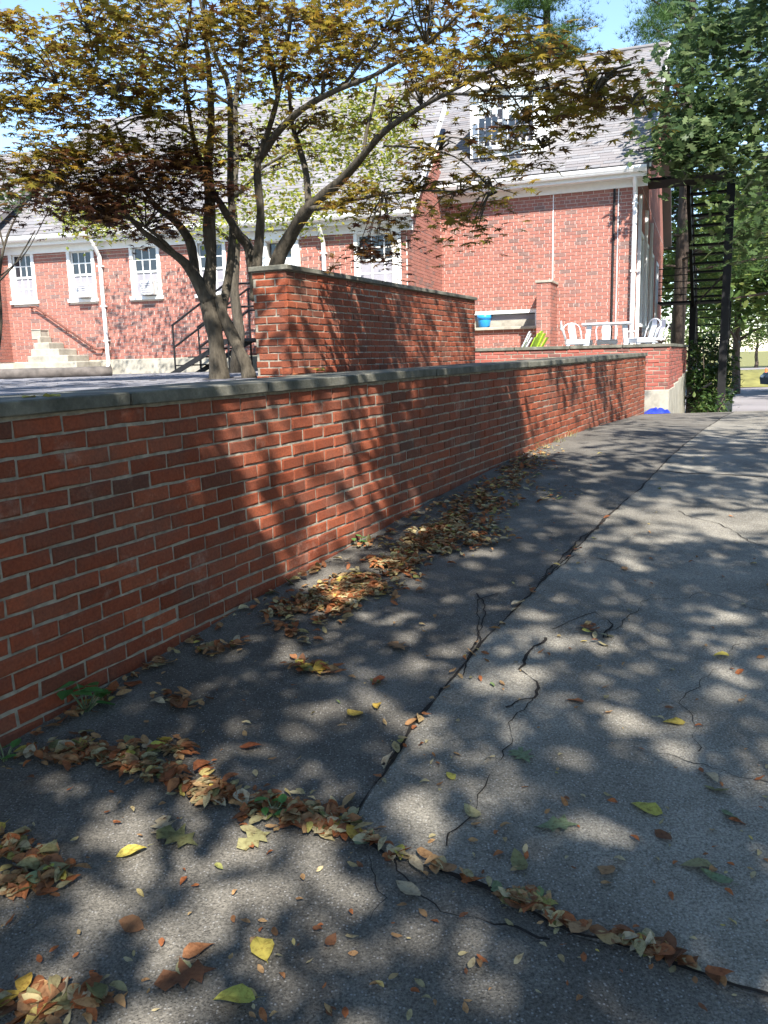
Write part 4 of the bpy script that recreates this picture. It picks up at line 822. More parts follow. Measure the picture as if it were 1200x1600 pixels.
for (x, y, rx, ry, Y, n, dk) in blobs:
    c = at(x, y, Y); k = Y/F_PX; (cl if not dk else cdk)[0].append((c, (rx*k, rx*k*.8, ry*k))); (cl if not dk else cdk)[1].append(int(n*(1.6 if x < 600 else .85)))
    # a twig from the nearest limb point
    best = min((q for sk in skel for q in sk), key=lambda q: (q-c).length+max(0, q.z-c.z)*.8)
    for j in range(6):
        e = c+Vector((random.gauss(0, rx*k*.45), random.gauss(0, rx*k*.4), random.gauss(0, ry*k*.3))); mid = best.lerp(e, .5)+Vector((0, 0, .06)); m = MB(); m.tube([best, best.lerp(mid, .5)+Vector((random.gauss(0, .03), 0, .02)), mid, e], [.009, .008, .006, .003], 5); setp(m.build('twig', bk_, maple, True))
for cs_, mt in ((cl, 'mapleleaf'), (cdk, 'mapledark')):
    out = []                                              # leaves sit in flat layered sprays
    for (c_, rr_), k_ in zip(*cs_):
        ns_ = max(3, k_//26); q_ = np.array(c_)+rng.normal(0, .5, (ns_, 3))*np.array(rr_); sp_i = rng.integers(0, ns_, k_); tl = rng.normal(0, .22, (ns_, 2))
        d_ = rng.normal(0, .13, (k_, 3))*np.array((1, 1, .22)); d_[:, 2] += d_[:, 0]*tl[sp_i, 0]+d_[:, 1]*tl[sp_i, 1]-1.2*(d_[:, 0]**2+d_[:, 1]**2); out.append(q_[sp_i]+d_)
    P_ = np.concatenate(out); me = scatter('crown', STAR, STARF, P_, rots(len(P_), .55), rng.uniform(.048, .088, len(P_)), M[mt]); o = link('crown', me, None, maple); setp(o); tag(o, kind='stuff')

def tube_tree(parent, base, top, r0, mat, nl, spread, seed, z0f=.35):
    r = random.Random(seed); b, t = Vector(base), Vector(top); m = MB(); n = 9
    pts = [b.lerp(t, i/n)+Vector((noise.noise((i*.6, seed, 0))*.15, noise.noise((i*.6, 0, seed))*.15, 0))*(1 if i else 0) for i in range(n+1)]
    m.tube(pts, [r0*(1.25 if i == 0 else 1)*(1-.8*i/n) for i in range(n+1)], 10); setp(m.build('trunk', mat, parent, True)); ends = []
    for k in range(nl):
        f_ = z0f+(1-z0f)*k/nl; i = min(n, int(f_*n)); p = pts[i]; a = r.uniform(0, 6.28); L = spread*r.uniform(.6, 1)*(1.15-.5*f_); d = Vector((math.cos(a), math.sin(a), r.uniform(.15, .6)))
        q = [p, p+d*L*.35+Vector((0, 0, .1)), p+d*L*.7, p+d*L+Vector((0, 0, -.1*L))]; m = MB(); rr = r0*.45*(1-.6*f_); m.tube(q, [rr, rr*.7, rr*.45, rr*.15], 7); setp(m.build('limb', mat, parent, True)); ends += q[1:]
    return pts, ends
# yellow green birch behind the maple
bi = empty('birch_tree', (-2.3, 13.2, YARD)); tag(bi, 'slender yellow green leaved tree between the maple and the brick wing', 'tree')
tube_tree(bi, (-2.3, 13.2, YARD-.05), (-1.9, 13.2, 7.2), .09, bk_, 9, 1.9, 5, .4)
bl = [(150, 355, 60, 26, 12.5, 170), (110, 335, 40, 22, 12.5, 90), (200, 330, 50, 26, 12.8, 110), (330, 355, 45, 25, 13, 110), (400, 330, 50, 40, 13, 150), (460, 330, 50, 40, 13, 160), (540, 230, 60, 60, 13, 330), (590, 250, 50, 70, 13, 330), (560, 170, 55, 50, 13, 240), (470, 240, 60, 50, 13.4, 230), (400, 250, 50, 60, 13.4, 200), (620, 190, 40, 50, 12.8, 170), (330, 240, 60, 60, 13.4, 160), (430, 130, 70, 60, 13.4, 200), (500, 330, 40, 30, 13, 90), (230, 120, 90, 60, 13.6, 220), (100, 90, 70, 60, 13.6, 130)]
P_ = blob_points([(at(x, y, Y), (rx*Y/F_PX, rx*Y/F_PX, ry*Y/F_PX)) for x, y, rx, ry, Y, n in bl], [int(q[5]*2.6) for q in bl])
o = link('crown', scatter('crown', OVAL, OVALF, P_, rots(len(P_), 1.2), rng.uniform(.05, .085, len(P_)), M['birchleaf']), None, bi); setp(o); tag(o, kind='stuff')
def clumps(cx, cy, cz, rx, ry, rz_, n, shell=.55):
    q = rng.normal(0, 1, (n, 3)); q /= np.linalg.norm(q, axis=1)[:, None]; q *= (shell+(1-shell)*rng.uniform(0, 1, n))[:, None]
    return np.array((cx, cy, cz))+q*np.array((rx, ry, rz_))
def crown(parent, centres, per, rad, tv, tf, smin, smax, mat, tilt=1.0, flat_=.6):
    P = np.repeat(centres, per, 0)+rng.normal(0, 1, (len(centres)*per, 3))*np.array((rad, rad, rad*flat_))
    o = link('crown', scatter('crown', tv, tf, P, rots(len(P), tilt), rng.uniform(smin, smax, len(P)), M[mat]), None, parent); setp(o); tag(o, kind='stuff'); return o
# tree at the right overhanging the gable
ro = empty('oak_tree', (10.6, 17.2, -.2)); tag(ro, 'large green broadleaf tree overhanging the gable end and fire escape', 'tree')
tube_tree(ro, (10.6, 17.2, -.3), (10.2, 17.0, 11), .27, M['bark2'], 14, 4.2, 9, .3)
C1 = np.concatenate([clumps(10.2, 17.2, 8.0, 3.7, 3.6, 4.2, 190), np.array([at(x, y, Y) for x, y, Y in ((1050, 250, 16.3), (1030, 290, 16.2), (1075, 215, 16.4), (1100, 260, 16.3), (1060, 180, 16.8), (1110, 180, 16.6), (1140, 230, 16.2), (1150, 290, 16), (1090, 300, 16.2), (1160, 140, 16.2), (1190, 220, 16), (1185, 330, 16), (1170, 380, 16.4), (1130, 120, 17), (1190, 60, 16.5), (1150, 60, 17), (1085, 130, 16.8), (1070, 90, 17), (1100, 60, 17.2), (1075, 160, 16.6), (1095, 220, 16.4), (1065, 240, 16.3), (1120, 270, 16.2), (1045, 225, 16.5), (1130, 170, 16.5), (1110, 20, 17.2), (1080, 275, 16.2), (1160, 330, 16.1), (1170, 260, 16), (1150, 190, 16.2))])])
C1 = np.array([c for c in C1 if not (lambda q: q and q[0] < 1168 and q[1] > 262)(proj(c))])
crown(ro, C1, 105, .36, LOBE, LOBEF, .13, .24, 'oakleaf', 1.1)
# shade tree over the near drive (trunk behind the viewpoint)
sh = empty('shade_tree', (-4.6, -6.5, -.4)); tag(sh, 'tall broadleaf tree at the low end of the drive whose crown shades it', 'tree')
tube_tree(sh, (-4.6, -6.5, -.6), (-2.6, -3.5, 12), .33, M['bark2'], 22, 6.0, 3, .4)
nC = 2800; C2 = np.stack([rng.uniform(-5.0, 9.5, nC), rng.uniform(-9.5, 6.5, nC), rng.uniform(4.3, 9.3, nC)], 1)
land = C2[:, 1]+.951*(C2[:, 2]-.5); lx = C2[:, 0]-.168*(C2[:, 2]-.5)                        # where the shadow of a clump meets the drive
keep = (C2[:, 2]-1.9 > .62*np.maximum(C2[:, 1], 0)+.3) & (land > -.5) & (land < 14.5)
dens = np.where(land < 3.0, .66, .84); dens = np.where(land < 7.6, dens, np.where(land < 10.2, .50, .22))
clump_n = np.array([noise.noise((lx[i]*.62, land[i]*.62, 4.2))+.45*noise.noise((lx[i]*1.5, land[i]*1.5, 1.2)) for i in range(nC)])
dens = dens*np.clip(.60+2.0*clump_n, .0, 1.2)
nw = np.array(N1); dn = dsun.x*nw[0]+dsun.y*nw[1]; tw_hit = -((C2[:, 0]-P1[0])*nw[0]+(C2[:, 1]-P1[1])*nw[1])/dn
hz_w = C2[:, 2]+dsun.z*tw_hit; s_w = (C2[:, 0]+dsun.x*tw_hit-P1[0])*U1[0]+(C2[:, 1]+dsun.y*tw_hit-P1[1])*U1[1]-S0
onw = (tw_hit > 0) & (hz_w > -.35) & (hz_w < 2.0)
wall_d = np.interp(s_w, [0, 1.0, 1.4, 1.5, 2.9, 3.2, 5.2, 5.6, 8.4, 8.8, 11, 12], [1, .95, .5, .0, .0, .8, .9, .0, .0, .3, .35, .2])  # thins and fills the crown to place sun and shade along the wall
nu = np.array(N2); tu = -((C2[:, 0]-Q2[0])*nu[0]+(C2[:, 1]-Q2[1])*nu[1])/(dsun.x*nu[0]+dsun.y*nu[1]); zu = C2[:, 2]+dsun.z*tu; su = (C2[:, 0]+dsun.x*tu-Q2[0])*U2[0]+(C2[:, 1]+dsun.y*tu-Q2[1])*U2[1]
onu = (tu > 0) & (zu > 1.2) & (zu < 2.6) & (su > -.6) & (su < L2+.5)
dens = np.where(onu, .55*np.clip(.5+2.2*clump_n, 0, 1), dens)
dens = np.where(onw, wall_d*np.clip(.85+.8*clump_n, .2, 1.2), dens)
dens = np.where(onw & (hz_w > 1.38), .25*np.clip(.6+1.5*clump_n, 0, 1), dens)
C2 = C2[keep & (rng.uniform(0, 1, nC) < dens)]
def over_wall(n, s0, s1):                                # extra leaf clumps added to the crown to shade stretches of the wall
    s_, z_, h_ = rng.uniform(s0, s1, n), rng.uniform(-.1, 1.12, n), rng.uniform(4.4, 8.6, n); t_ = (h_-z_)/-dsun.z
    return np.stack([P1[0]+U1[0]*(s_+S0)-dsun.x*t_, P1[1]+U1[1]*(s_+S0)-dsun.y*t_, h_], 1)
C2 = np.concatenate([C2, over_wall(50, -1.6, 1.15), over_wall(34, 3.4, 5.2)])
C2 = C2[C2[:, 2]-1.9 > .60*np.maximum(C2[:, 1], 0)+.2]
crown(sh, C2, 34, .30, LOBE, LOBEF, .11, .19, 'oakleaf', .8, .5)
# pines and far trees
TUFT = []; TUFTF = []
for k in range(9):
    a = k*2.4; e = .25+.09*k; d = (math.cos(a)*math.cos(e), math.sin(a)*math.cos(e), math.sin(e)); s_ = (-math.sin(a)*.035, math.cos(a)*.035, 0); b = len(TUFT); TUFT += [(s_[0], s_[1], 0), (-s_[0], -s_[1], 0), d]; TUFTF.append((b, b+1, b+2))
def pine(base, h, r, seed, label):
    t = empty('pine_tree', base); tag(t, label, 'tree', 'pines behind the house'); m = MB(); b = Vector(base)
    m.tube([b+Vector((0, 0, -.2)), b+Vector((.1, 0, h*.4)), b+Vector((0, .1, h*.8)), b+Vector((0, 0, h))], [.24, .20, .12, .03], 10); setp(m.build('trunk', M['bark2'], t, True)); rr = random.Random(seed); cs_ = []
    for k in range(84):
        f_ = .2+.78*k/84; a = rr.uniform(0, 6.28); L = r*(1.08-f_)*1.35*rr.uniform(.6, 1); p = b+Vector((0, 0, h*f_)); d = Vector((math.cos(a), math.sin(a), .12)); m = MB(); m.tube([p, p+d*L*.5, p+d*L], [.05, .035, .012], 5); setp(m.build('limb', M['bark2'], t, True))
        for q in range(7): s_ = .25+.75*q/6; cs_.append(p+d*L*s_+Vector((rr.gauss(0, .25), rr.gauss(0, .25), rr.gauss(.08, .1))))
    P = np.repeat(np.array(cs_), 30, 0)+rng.normal(0, 1, (len(cs_)*30, 3))*np.array((.34, .34, .14))
    o = link('crown', scatter('crown', TUFT, TUFTF, P, rots(len(P), .9), rng.uniform(.18, .32, len(P)), M['pineleaf']), None, t); setp(o); tag(o, kind='stuff')
pine((10.6, 30.0, -.6), 22, 5.2, 1, 'tall pine tree with a broad trunk close behind the fire escape')
pine((17.5, 34, -.6), 24, 5.0, 2, 'tall pine tree standing well beyond the house gable')
pine((7.0, 36, -.6), 23, 4.5, 6, 'tall pine tree rising over the main roof ridge')
for i, (x, y, h, r_, lab) in enumerate(((37, 99, 6.5, 4.5, 'low bushy tree behind the far road under taller crowns'), (44, 98, 7, 4.5, 'low rounded tree behind the far road past the cone'), (52, 99, 6.5, 4.5, 'low spreading tree at the far road end'), (11.6, 33, 10.5, 3.0, 'green understory tree close behind the fire escape'), (17.2, 36, 9.5, 3.0, 'green understory tree beside the lower road edge'), (17, 40, 9, 3.6, 'rounded green tree beyond the fire escape near the road'), (22, 52, 11, 4.5, 'broad green tree on the grass bank across the road'), (30, 60, 12, 5, 'green tree beside the far road on the bank'), (26, 100, 14, 7, 'big green tree on the far side of the second road'), (40, 105, 15, 8, 'wide green tree far down the second road'), (52, 80, 13, 6, 'green tree past the parked car beyond the drive'), (15, 100, 14, 7, 'green tree directly behind the house beyond the road'))):
    t = empty('far_tree', (x, y, -.6)); tag(t, lab, 'tree', 'trees along the far road'); tube_tree(t, (x, y, -.8), (x, y, h*.8), .22, M['bark2'], 7, r_*.6, i, .35)
    crown(t, clumps(x, y, h*.62, r_, r_, h*.38, 90, .5), 40, .55, OVAL, OVALF, .22, .40, 'farleaf', 1.2, .8)
for i, (x, y, h, r_, lab) in enumerate(((13, -6, 9, 3.2, 'unseen bushy tree added at the low end of the row facing the brick wall'), (13.5, 0, 9.5, 3.2, 'unseen bushy tree added straight across from the near wall'), (13.5, 6, 9, 3.2, 'unseen bushy tree added across from the middle of the wall'), (14.5, 12, 8.5, 2.9, 'unseen bushy tree added across from the wall end'), (8, -14, 8, 3.6, 'unseen bushy tree added at the low end of the drive on its open side'), (1, -15, 8, 3.8, 'unseen bushy tree added at the low end of the drive at its middle'), (-7, -14, 8, 3.8, 'unseen bushy tree added behind the shade tree'))):  # unseen trees added to block low sky and deepen the wall's shade
    t = empty('added_unseen_tree', (x, y, g(y)-.1)); tag(t, lab, 'tree', 'unseen trees added to block sky light from the wall'); tube_tree(t, (x, y, g(y)-.2), (x, y, h*.8), .2, M['bark2'], 7, r_*.6, 40+i, .2)
    crown(t, clumps(x, y, h*.5, r_, r_, h*.46, 90, .5), 34, .55, OVAL, OVALF, .26, .46, 'oakleaf', 1.2, .8)
def shrub(name, base, rx, h, n, per, mat, size, label, cat='shrub', seed=0):
    t = empty(name, base); tag(t, label, cat); b = Vector(base); rr = random.Random(seed)
    for k in range(8): a = rr.uniform(0, 6.28); m = MB(); e = b+Vector((math.cos(a)*rx*.7, math.sin(a)*rx*.7, h*rr.uniform(.6, .95))); m.tube([b+Vector((0, 0, -.03)), b.lerp(e, .5)+Vector((0, 0, .1*h)), e], [.014, .01, .004], 5); setp(m.build('stem', M['bark2'], t, True))
    P = clumps(b.x, b.y, b.z+h*.55, rx, rx, h*.45, n, .2); P = np.repeat(P, per, 0)+rng.normal(0, .09, (n*per, 3)); P[:, 2] = np.maximum(P[:, 2], b.z+.03)
    o = link('foliage', scatter('foliage', OVAL, OVALF, P, rots(len(P), 1.1), rng.uniform(size*.6, size, len(P)), M[mat]), None, t); setp(o); tag(o, kind='stuff')
def gb(x, y): return (x, y, g(y)-.03)
shrub('leafy_shrub', gb(7.6, 19.4), .75, 2.3, 60, 26, 'shrubleaf', .13, 'dark glossy shrub growing at the foot of the fire escape', seed=1)
shrub('leafy_shrub', gb(8.45, 21.6), .75, 2.7, 60, 26, 'shrubleaf', .14, 'tall dark shrub behind the concrete block by the fire escape', seed=2)
shrub('leafy_shrub', gb(7.3, 18.3), .4, 1.0, 26, 24, 'shrubleaf', .12, 'low shrub with pale lit leaves against the terrace corner', seed=3)
shrub('yard_shrub', (*FW.p(FW.uz(8, 570)[0], 1.0, 0)[:2], YARD-.02), .32, .62, 24, 16, 'shrubleaf', .08, 'small twiggy shrub beside the concrete steps and downspout', seed=6)
# thin sapling at the left edge
sp_ = empty('sapling', at(-30, 600, 9.5)*1.0); sp_.location.z = YARD; tag(sp_, 'thin bare twigged sapling with a few green leaves beyond the low wall', 'sapling')
for pts in ([(-20, 620, 9.5, 9), (0, 520, 9.5, 8), (-2, 440, 9.5, 7), (8, 380, 9.5, 5), (30, 330, 9.5, 3), (60, 290, 9.5, 2)], [(-2, 440, 9.5, 4), (25, 410, 9.4, 3), (55, 360, 9.4, 2)], [(6, 385, 9.5, 4), (-5, 330, 9.5, 3), (10, 270, 9.5, 2)], [(2, 430, 9.5, 3), (40, 395, 9.3, 2), (75, 330, 9.2, 1.5)]): limb(sp_, pts, bk_, 6, 'stem')
P_ = blob_points([(at(x, y, 9.5), (.16, .2, .12)) for x, y in ((5, 280), (15, 300), (0, 320), (30, 320), (55, 300))], [26]*5)
o = link('foliage', scatter('foliage', OVAL, OVALF, P_, rots(len(P_), 1), rng.uniform(.06, .1, len(P_)), M['oakleaf']), None, sp_); setp(o); tag(o, kind='stuff')

# ------------------------------------------------------------------ weeds at the wall foot
def weed(px, py, sc, n, label):
    x, y = gnd(px, py); t = empty('weed', (x, y, drive_z(x, y))); tag(t, label, 'weed'); r = random.Random(n)
    for k in range(n):
        a = k*2.4; h = (.03+.07*r.random())*sc; q = Vector((math.cos(a)*.05*sc, math.sin(a)*.05*sc, h)); m = MB(); m.tube([(0, 0, -.01), q*.6, q], [.003, .0025, .0015], 4); m.build('stem', M['lf_green'], t)
        s_ = .085*sc*r.uniform(.8, 1.2); me = MB(); Rm = Matrix.Rotation(a, 3, 'Z') @ Matrix.Rotation(r.uniform(-.5, .3), 3, 'X'); me.add([q+Rm @ (Vector(v)*s_+Vector((0, s_*.5, 0))) for v in OVAL], OVALF); me.build('leaf', M['weedleaf'], t)
weed(135, 1112, 1.15, 9, 'small dark green weed growing at the foot of the brick wall')
weed(428, 1276, .5, 5, 'tiny green weed sprouting among leaves in the drive joint')
weed(560, 852, .6, 6, 'small weed at the wall base beside the sunlit bricks')
weed(8, 1190, .6, 5, 'tiny weed in the corner of the wall foot near the leaf drift')
for i, (px, py) in enumerate(((860, 690), (885, 682), (903, 672), (840, 700))):
    x, y = gnd(px, py); m = MB(); r = random.Random(i)
    for k in range(26):
        a = r.uniform(0, 6.28); l = r.uniform(.04, .10); ox, oy = r.gauss(0, .07), r.gauss(0, .05); b = Vector((x+ox, y+oy, drive_z(x, y))); e = b+Vector((math.cos(a)*l*.6, math.sin(a)*l*.6, l)); m.add([b+Vector((.004, 0, 0)), b-Vector((.004, 0, 0)), e], [(0, 1, 2)])
    tag(m.build('grass_tuft', M['lf_olive']), 'dry grass tuft growing at the foot of the sunlit wall end', 'grass', 'grass tufts along the wall foot')

# ------------------------------------------------------------------ fallen leaves
FL = [(0, -.5, 0), (0, -.15, 0), (0, .2, 0), (0, .62, 0), (.17, -.36, 0), (.29, -.1, 0), (.28, .16, 0), (.15, .42, 0), (-.17, -.36, 0), (-.29, -.1, 0), (-.28, .16, 0), (-.15, .42, 0)]
FLF = [(0, 4, 1), (4, 5, 1), (1, 5, 2), (5, 6, 2), (6, 7, 2), (2, 7, 3), (0, 1, 8), (8, 1, 9), (1, 2, 9), (9, 2, 10), (10, 2, 11), (2, 3, 11)]
def leaf_mesh(kind, mat, seed):
    r = random.Random(seed); src, fc = (LOBE, LOBEF) if kind == 'oak' else (FL, FLF); m = MB(); cu, fo, tw = r.uniform(-.8, 1.1), r.uniform(.0, .95), r.uniform(-.9, .9); vs = []
    if kind == 'oak': cu, fo, tw = cu*.35, fo*.4, tw*.4
    wd = r.uniform(.8, 1.25)
    for x, y, z in src:
        x *= wd*r.uniform(.92, 1.08); y *= r.uniform(.95, 1.05); vs.append((x, y, abs(x)*fo*.55+cu*y*y*.5+tw*x*y*.7+r.uniform(-.035, .035)))
    if kind != 'oak':
        b = len(vs); vs += [(.012, -.5, 0), (-.012, -.5, 0), (r.uniform(-.05, .05), -.78, .02)]; fc = list(fc)+[(b, b+1, b+2)]
    lo = min(v[2] for v in vs); m.add([(v[0], v[1], v[2]-lo) for v in vs], fc); return m.mesh('fallen_leaf', M[mat])
kinds = {}
for mt in ('lf_orange', 'lf_brown', 'lf_olive', 'lf_yellow', 'lf_green', 'lf_pale'): kinds[mt] = [leaf_mesh('oval', mt, 31*i+len(mt)) for i in range(7)]
oakm = {mt: [leaf_mesh('oak', mt, 71+i) for i in range(2)] for mt in ('lf_green', 'lf_pale', 'lf_brown', 'lf_olive')}
names = {'lf_orange': 'orange brown', 'lf_brown': 'dull brown', 'lf_olive': 'olive green', 'lf_yellow': 'yellow', 'lf_green': 'fresh green', 'lf_pale': 'pale tan'}
pick = lambda: random.choices(list(names), (22, 30, 22, 6, 4, 16))[0]
zones = [ # name, polyline (px), half width px, count single, count litter
    ('in the drift along the wall foot', [(835, 700), (800, 745), (770, 775), (690, 840), (620, 880), (560, 925), (450, 962)], 32, 46, 4200),
    ('in the drift along the wall foot', [(690, 830), (660, 845), (700, 850), (780, 835)], 24, 8, 500),
    ('in the leaf drift crossing the dark asphalt to the wall', [(55, 1182), (130, 1180), (210, 1200), (290, 1225), (350, 1255), (430, 1270), (540, 1298)], 30, 58, 640),
    ('in the leaf drift crossing the dark asphalt to the wall', [(180, 1175), (300, 1180), (250, 1165)], 22, 12, 90),
    ('in the heap at the near edge of the dark asphalt', [(0, 1320), (40, 1340), (85, 1370), (20, 1400)], 34, 26, 170),
    ('in the heap at the near edge of the dark asphalt', [(0, 1585), (60, 1565), (140, 1575), (30, 1600)], 34, 22, 70),
    ('caught in the joint of the pale slab', [(560, 1310), (600, 1340), (680, 1362), (760, 1395), (840, 1430), (900, 1462), (1000, 1490), (1080, 1520), (1140, 1545)], 8, 22, 90),
    ('caught in the joint of the pale slab', [(800, 1410), (830, 1420)], 18, 6, 30), ('caught in the joint of the pale slab', [(980, 1480), (1040, 1500)], 16, 8, 50),
    ('caught in the joint of the pale slab', [(545, 1270), (650, 1135), (750, 1010), (845, 915), (960, 800)], 5, 3, 34),
    ('along the foot of the brick wall', [(60, 1150), (170, 1090), (300, 1000), (420, 925), (560, 855), (700, 780)], 12, 22, 360),
    ('in a small clump on the dark asphalt', [(240, 1095), (300, 1105)], 20, 9, 40), ('in a small clump on the dark asphalt', [(470, 1045), (520, 1055)], 18, 9, 60), ('in a small clump on the dark asphalt', [(300, 1020), (370, 1015)], 16, 6, 30), ('in a small clump on the dark asphalt', [(490, 1005), (440, 985)], 14, 3, 20), ('in a small clump on the dark asphalt', [(910, 985), (945, 1000)], 14, 4, 14),
    ('in a small clump on the dark asphalt', [(840, 780), (900, 770)], 14, 0, 40)]
cnt = 0; litter_p = []
def put(px, py, mt, size, zone, kind='oval', label=None, zoff=0, tilt=.25, rot=None):
    global cnt
    x, y = gnd(px, py); me = random.choice(oakm[mt] if kind == 'oak' else kinds[mt]); o = link('fallen_leaf', me); cnt += 1
    o.location = (x, y, drive_z(x, y)+.010+zoff); o.scale = (size,)*3; o.rotation_euler = (random.gauss(0, tilt), random.gauss(0, tilt), rot if rot is not None else random.uniform(0, 6.28))
    if label: tag(o, label, 'leaf', 'fallen leaves on the drive')
    else: tag(o, f"{names[mt]} {'lobed ' if kind == 'oak' else ''}fallen leaf lying {zone}", 'leaf', f"{names[mt]} {'lobed ' if kind == 'oak' else ''}leaves {zone}")
def along(pl):
    seg = [math.dist(a, b) for a, b in zip(pl[:-1], pl[1:])]; t = random.uniform(0, sum(seg))
    for (a, b), s_ in zip(zip(pl[:-1], pl[1:]), seg):
        if t <= s_: return (a[0]+(b[0]-a[0])*t/s_, a[1]+(b[1]-a[1])*t/s_)
        t -= s_
    return pl[-1]
WALLN = Vector((N1[0], N1[1]))
def clear(px, py):
    x, y = gnd(px, py); return (x-P1[0])*N1[0]+(y-P1[1])*N1[1] > .03
for zn, pl, hw, ns, nl in zones:
    for k in range(ns):
        a, b = along(pl); px, py = a+random.gauss(0, hw*.6), b+random.gauss(0, hw*.32)
        if clear(px, py): put(px, py, pick(), random.uniform(.04, .078), zn, zoff=random.uniform(0, .012), tilt=.3)
    for k in range(nl):
        a, b = along(pl); px, py = a+random.gauss(0, hw*.7), b+random.gauss(0, hw*.38)
        if noise.noise((px*.022, py*.035, 3.3))+.8*noise.noise((px*.06, py*.09, 1.3)) < random.gauss(-.26, .16): continue
        if clear(px, py):
            x, y = gnd(px, py); litter_p.append((x, y, drive_z(x, y)+.010+abs(random.gauss(0, .007))))
# single leaves that stand out
spec = [(815, 1186, 'lf_green', .13, 'oak', 'green lobed oak leaf on the pale slab near the crack', .3), (870, 1294, 'lf_green', .13, 'oak', 'grey green lobed oak leaf lying flat on the pale slab below another', 1.4),
    (255, 1302, 'lf_pale', .11, 'oak', 'pale cream lobed leaf lying on the dark asphalt', .2), (280, 1318, 'lf_olive', .14, 'oak', 'large olive lobed leaf beneath the pale cream one', 1.2), (400, 1320, 'lf_olive', .11, 'oak', 'grey green lobed leaf beside the leaf drift on dark asphalt', 2.2),
    (1013, 1272, 'lf_yellow', .10, 'oval', 'large bright yellow and orange leaf on the pale slab', .9), (570, 1318, 'lf_green', .10, 'oval', 'long pale green leaf standing at the slab joint', 2.6), (210, 1338, 'lf_yellow', .09, 'oval', 'yellow green pointed leaf alone on the dark asphalt', 2.0), (410, 1492, 'lf_yellow', .09, 'oval', 'mustard yellow broad leaf alone on the dark asphalt', .4), (370, 1572, 'lf_yellow', .10, 'oval', 'bright yellow green leaf in the heap at the photograph bottom', 1.6),
    (393, 1172, 'lf_orange', .085, 'oval', 'curled orange leaf alone on dark asphalt below the wall', 1.5), (295, 1535, 'lf_brown', .14, 'oak', 'dark brown lobed oak leaf on the near asphalt', 1.9), (622, 1014, 'lf_brown', .13, 'oak', 'brown lobed oak leaf alone on the asphalt strip', .5), (812, 1360, 'lf_olive', .10, 'oval', 'curled grey olive leaf above the slab joint', .1), (1090, 1358, 'lf_olive', .09, 'oval', 'speckled olive leaf touching a green one on the slab', 1.5), (1122, 1380, 'lf_green', .09, 'oval', 'narrow dark green leaf beside the speckled olive leaf', 1.1),
    (640, 1400, 'lf_pale', .10, 'oval', 'pale grey leaf beside the joint in the pavement', .7), (1055, 1135, 'lf_yellow', .08, 'oval', 'yellow green leaf beside a small brown one on the slab', 1.4), (740, 1278, 'lf_olive', .09, 'oval', 'folded olive leaf on the pale slab', .5), (705, 1220, 'lf_yellow', .05, 'oval', 'small orange yellow leaf in a sun patch on the slab', .5), (900, 1100, 'lf_orange', .07, 'oval', 'tan orange leaf with its stem on the pale slab', 1.3), (1112, 1222, 'lf_pale', .07, 'oval', 'cream coloured oval leaf alone at the edge of the slab', .2), (1128, 1030, 'lf_yellow', .07, 'oval', 'yellow oval leaf far out on the pale slab', 1.5)]
spec = [(a, b, c, d, e, 'bright yellow green leaf in the heap beside the mustard leaf' if 'photograph' in f_ else f_, h) for a, b, c, d, e, f_, h in spec]
for px, py, mt, s_, kd, lab, ro_ in spec: put(px, py, mt, s_*.85, '', kd, lab, tilt=.08, rot=ro_)
while cnt < 300:
    if random.random() < .6: px, py = random.uniform(0, 620), random.uniform(1000, 1600)
    else: px, py = random.uniform(500, 1200), random.uniform(680, 1560)
    if not clear(px, py): continue
    jx = float(np.interp(py, [680, 915, 1135, 1275], [1090, 845, 650, 545])); zn = 'scattered on the pale slab' if px > jx and py < 1300+.45*(px-545) else 'scattered on the dark asphalt'
    put(px, py, pick(), random.uniform(.04, .085), zn, 'oval', tilt=.15)
for k in range(520):
    px, py = random.uniform(0, 1200), random.uniform(690, 1600)
    if clear(px, py): x, y = gnd(px, py); litter_p.append((x, y, drive_z(x, y)+.012))
lp = np.array(litter_p); sc_ = rng.uniform(.025, .062, len(lp)); sc_[-450:] = rng.uniform(.010, .036, 450)
VV, FF_ = [], []; off = 0; grp = rng.integers(0, 6, len(lp)); FLa = np.array(FL); RR = rots(len(lp), .55)
for q in range(6):
    cu, fo, tw, wd = rng.uniform(-.9, 1.3), rng.uniform(.1, 1.3), rng.uniform(-1.1, 1.1), rng.uniform(.75, 1.2); T = FLa.copy(); T[:, 0] *= wd
    T[:, 2] = np.abs(T[:, 0])*fo*.6+cu*.5*T[:, 1]**2+tw*T[:, 0]*T[:, 1]+rng.uniform(-.05, .05, len(T)); T[:, 2] -= T[:, 2].min()
    idx = np.where(grp == q)[0]; V = np.einsum('nij,vj->nvi', RR[idx], T)*sc_[idx][:, None, None]+lp[idx][:, None, :]
    Fq = (np.array(FLF)[None]+(np.arange(len(idx))*len(T))[:, None, None]).reshape(-1, 3)+off; VV.append(V.reshape(-1, 3)); FF_.append(Fq); off += len(idx)*len(T)
o = link('leaf_litter', arrays_mesh('leaf_litter', np.concatenate(VV), np.concatenate(FF_), M['lf_mix'])); tag(o, 'drifts of small dry brown and orange leaves along the drive and joints', 'leaves', kind='stuff')
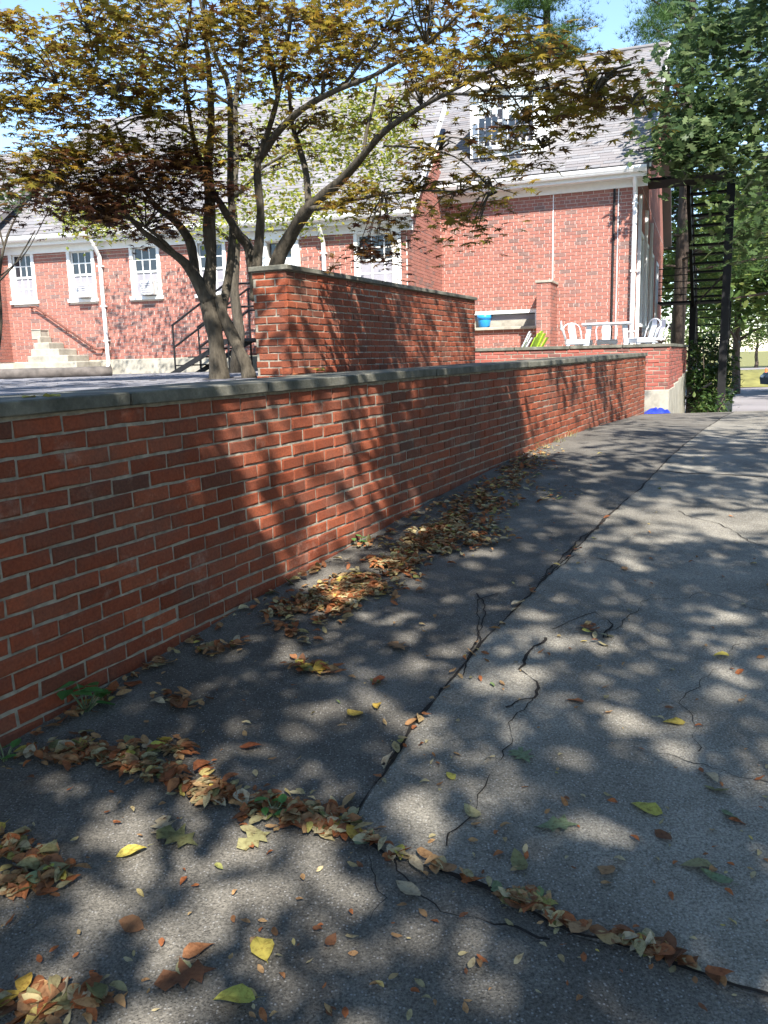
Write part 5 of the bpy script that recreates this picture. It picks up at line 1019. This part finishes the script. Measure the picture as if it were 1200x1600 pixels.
# a few leaves on the coping
for i, (px, py) in enumerate(((45, 622), (82, 621), (640, 578), (660, 576), (590, 584), (775, 567), (700, 574))):
    d = ray(px, py); k = (1.392-EYE+.003*i*0)/d.z; zc = zt1+.061; x, y = d.x*k, d.y*k; s_ = (x-P1[0])*U1[0]+(y-P1[1])*U1[1]; zc += SL*s_
    k = (zc-EYE)/d.z; x, y = d.x*k, d.y*k
    dd = (x-P1[0])*N1[0]+(y-P1[1])*N1[1]; 
    if not -.48 < dd < .0: x -= N1[0]*(dd+.2); y -= N1[1]*(dd+.2)
    o = link('fallen_leaf', kinds['lf_orange' if i in (4,) else 'lf_yellow'][i % 7]); o.location = (x, y, zc+.002); o.scale = (.07,)*3; o.rotation_euler = (0, 0, i*1.3)
    tag(o, 'orange fallen leaf lying on the stone coping' if i == 4 else 'yellow fallen leaf lying on the stone coping', 'leaf', 'leaves on the coping')

# ------------------------------------------------------------------ parked car and cone by the far road
def car(loc, rz, label):
    t = empty('parked_car', loc, rz); tag(t, label, 'car')
    prof = [(-2.1, .35), (-2.15, .7), (-1.95, .92), (-1.2, .98), (-.75, 1.42), (.75, 1.45), (1.45, 1.0), (2.05, .88), (2.15, .6), (2.1, .35)]; n = len(prof); m = MB()
    vs = [(x, s*(.82 if z > 1.2 else .9), z) for s in (-1, 1) for x, z in prof]; m.add(vs, [tuple(range(n)), tuple(range(2*n-1, n-1, -1))]+[(i, n+i, n+(i+1) % n, (i+1) % n) for i in range(n)]); m.build('body', M['carpaint'], t)
    for s in (-1, 1):
        m = MB(); m.add([(-1.05, s*.905, 1.0), (1.2, s*.905, 1.02), (.66, s*.845, 1.38), (-.68, s*.845, 1.36)], [(0, 1, 2, 3)]); m.build('side_window', M['glass'], t)
        for x in (-1.35, 1.35):
            m = MB(); k = 20; m.add([(x+.32*math.cos(6.283*i/k), s*(.74+d), .32+.32*math.sin(6.283*i/k)) for d in (0, .2) for i in range(k)], [(i, (i+1) % k, k+(i+1) % k, k+i) for i in range(k)]+[tuple(range(k)), tuple(range(2*k-1, k-1, -1))]); wh = m.build('tyre', M['rubber'], t)
            m = MB(); m.add([(x+.2*math.cos(6.283*i/k), s*.945, .32+.2*math.sin(6.283*i/k)) for i in range(k)], [tuple(range(k))]); m.build('rim', M['whitemetal'], wh)
        m = MB(); m.bevbox((-2.17, s*.62-.16, .68), (-2.09, s*.62+.16, .82), .02); m.build('headlight', M['whitemetal'], t)
    m = MB(); m.add([(-1.17, -.8, 1.005), (-1.17, .8, 1.005), (-.78, .74, 1.40), (-.78, -.74, 1.40)], [(0, 1, 2, 3)]); m.build('windscreen', M['glass'], t)
pc_ = at(1194, 596, 41); car((pc_.x+2.32, 41, -.578), 0, 'dark grey car parked on the lower road beyond the drive')
cp = at(1197, 577, 58); cn_ = empty('traffic_cone', (cp.x+.1, 47.0, -.55)); cp = at(1197, 577, 47.5); cn_.location = (cp.x, 47.5, -.3); tag(cn_, 'orange traffic cone on the bank behind the parked car', 'cone')
m = MB(); m.bevbox((-.2, -.2, 0), (.2, .2, .04), .01); m.build('base', M['orange'], cn_)
m = MB(); m.lathe([(.15, .04), (.1, .3), (.035, .72), (.03, .73), (.001, .73)], n=16); m.build('cone_body', M['orange'], cn_, True)
m = MB(); m.lathe([(.104, .3), (.079, .45)], n=16); m.build('reflective_band', M['white'], cn_, True)
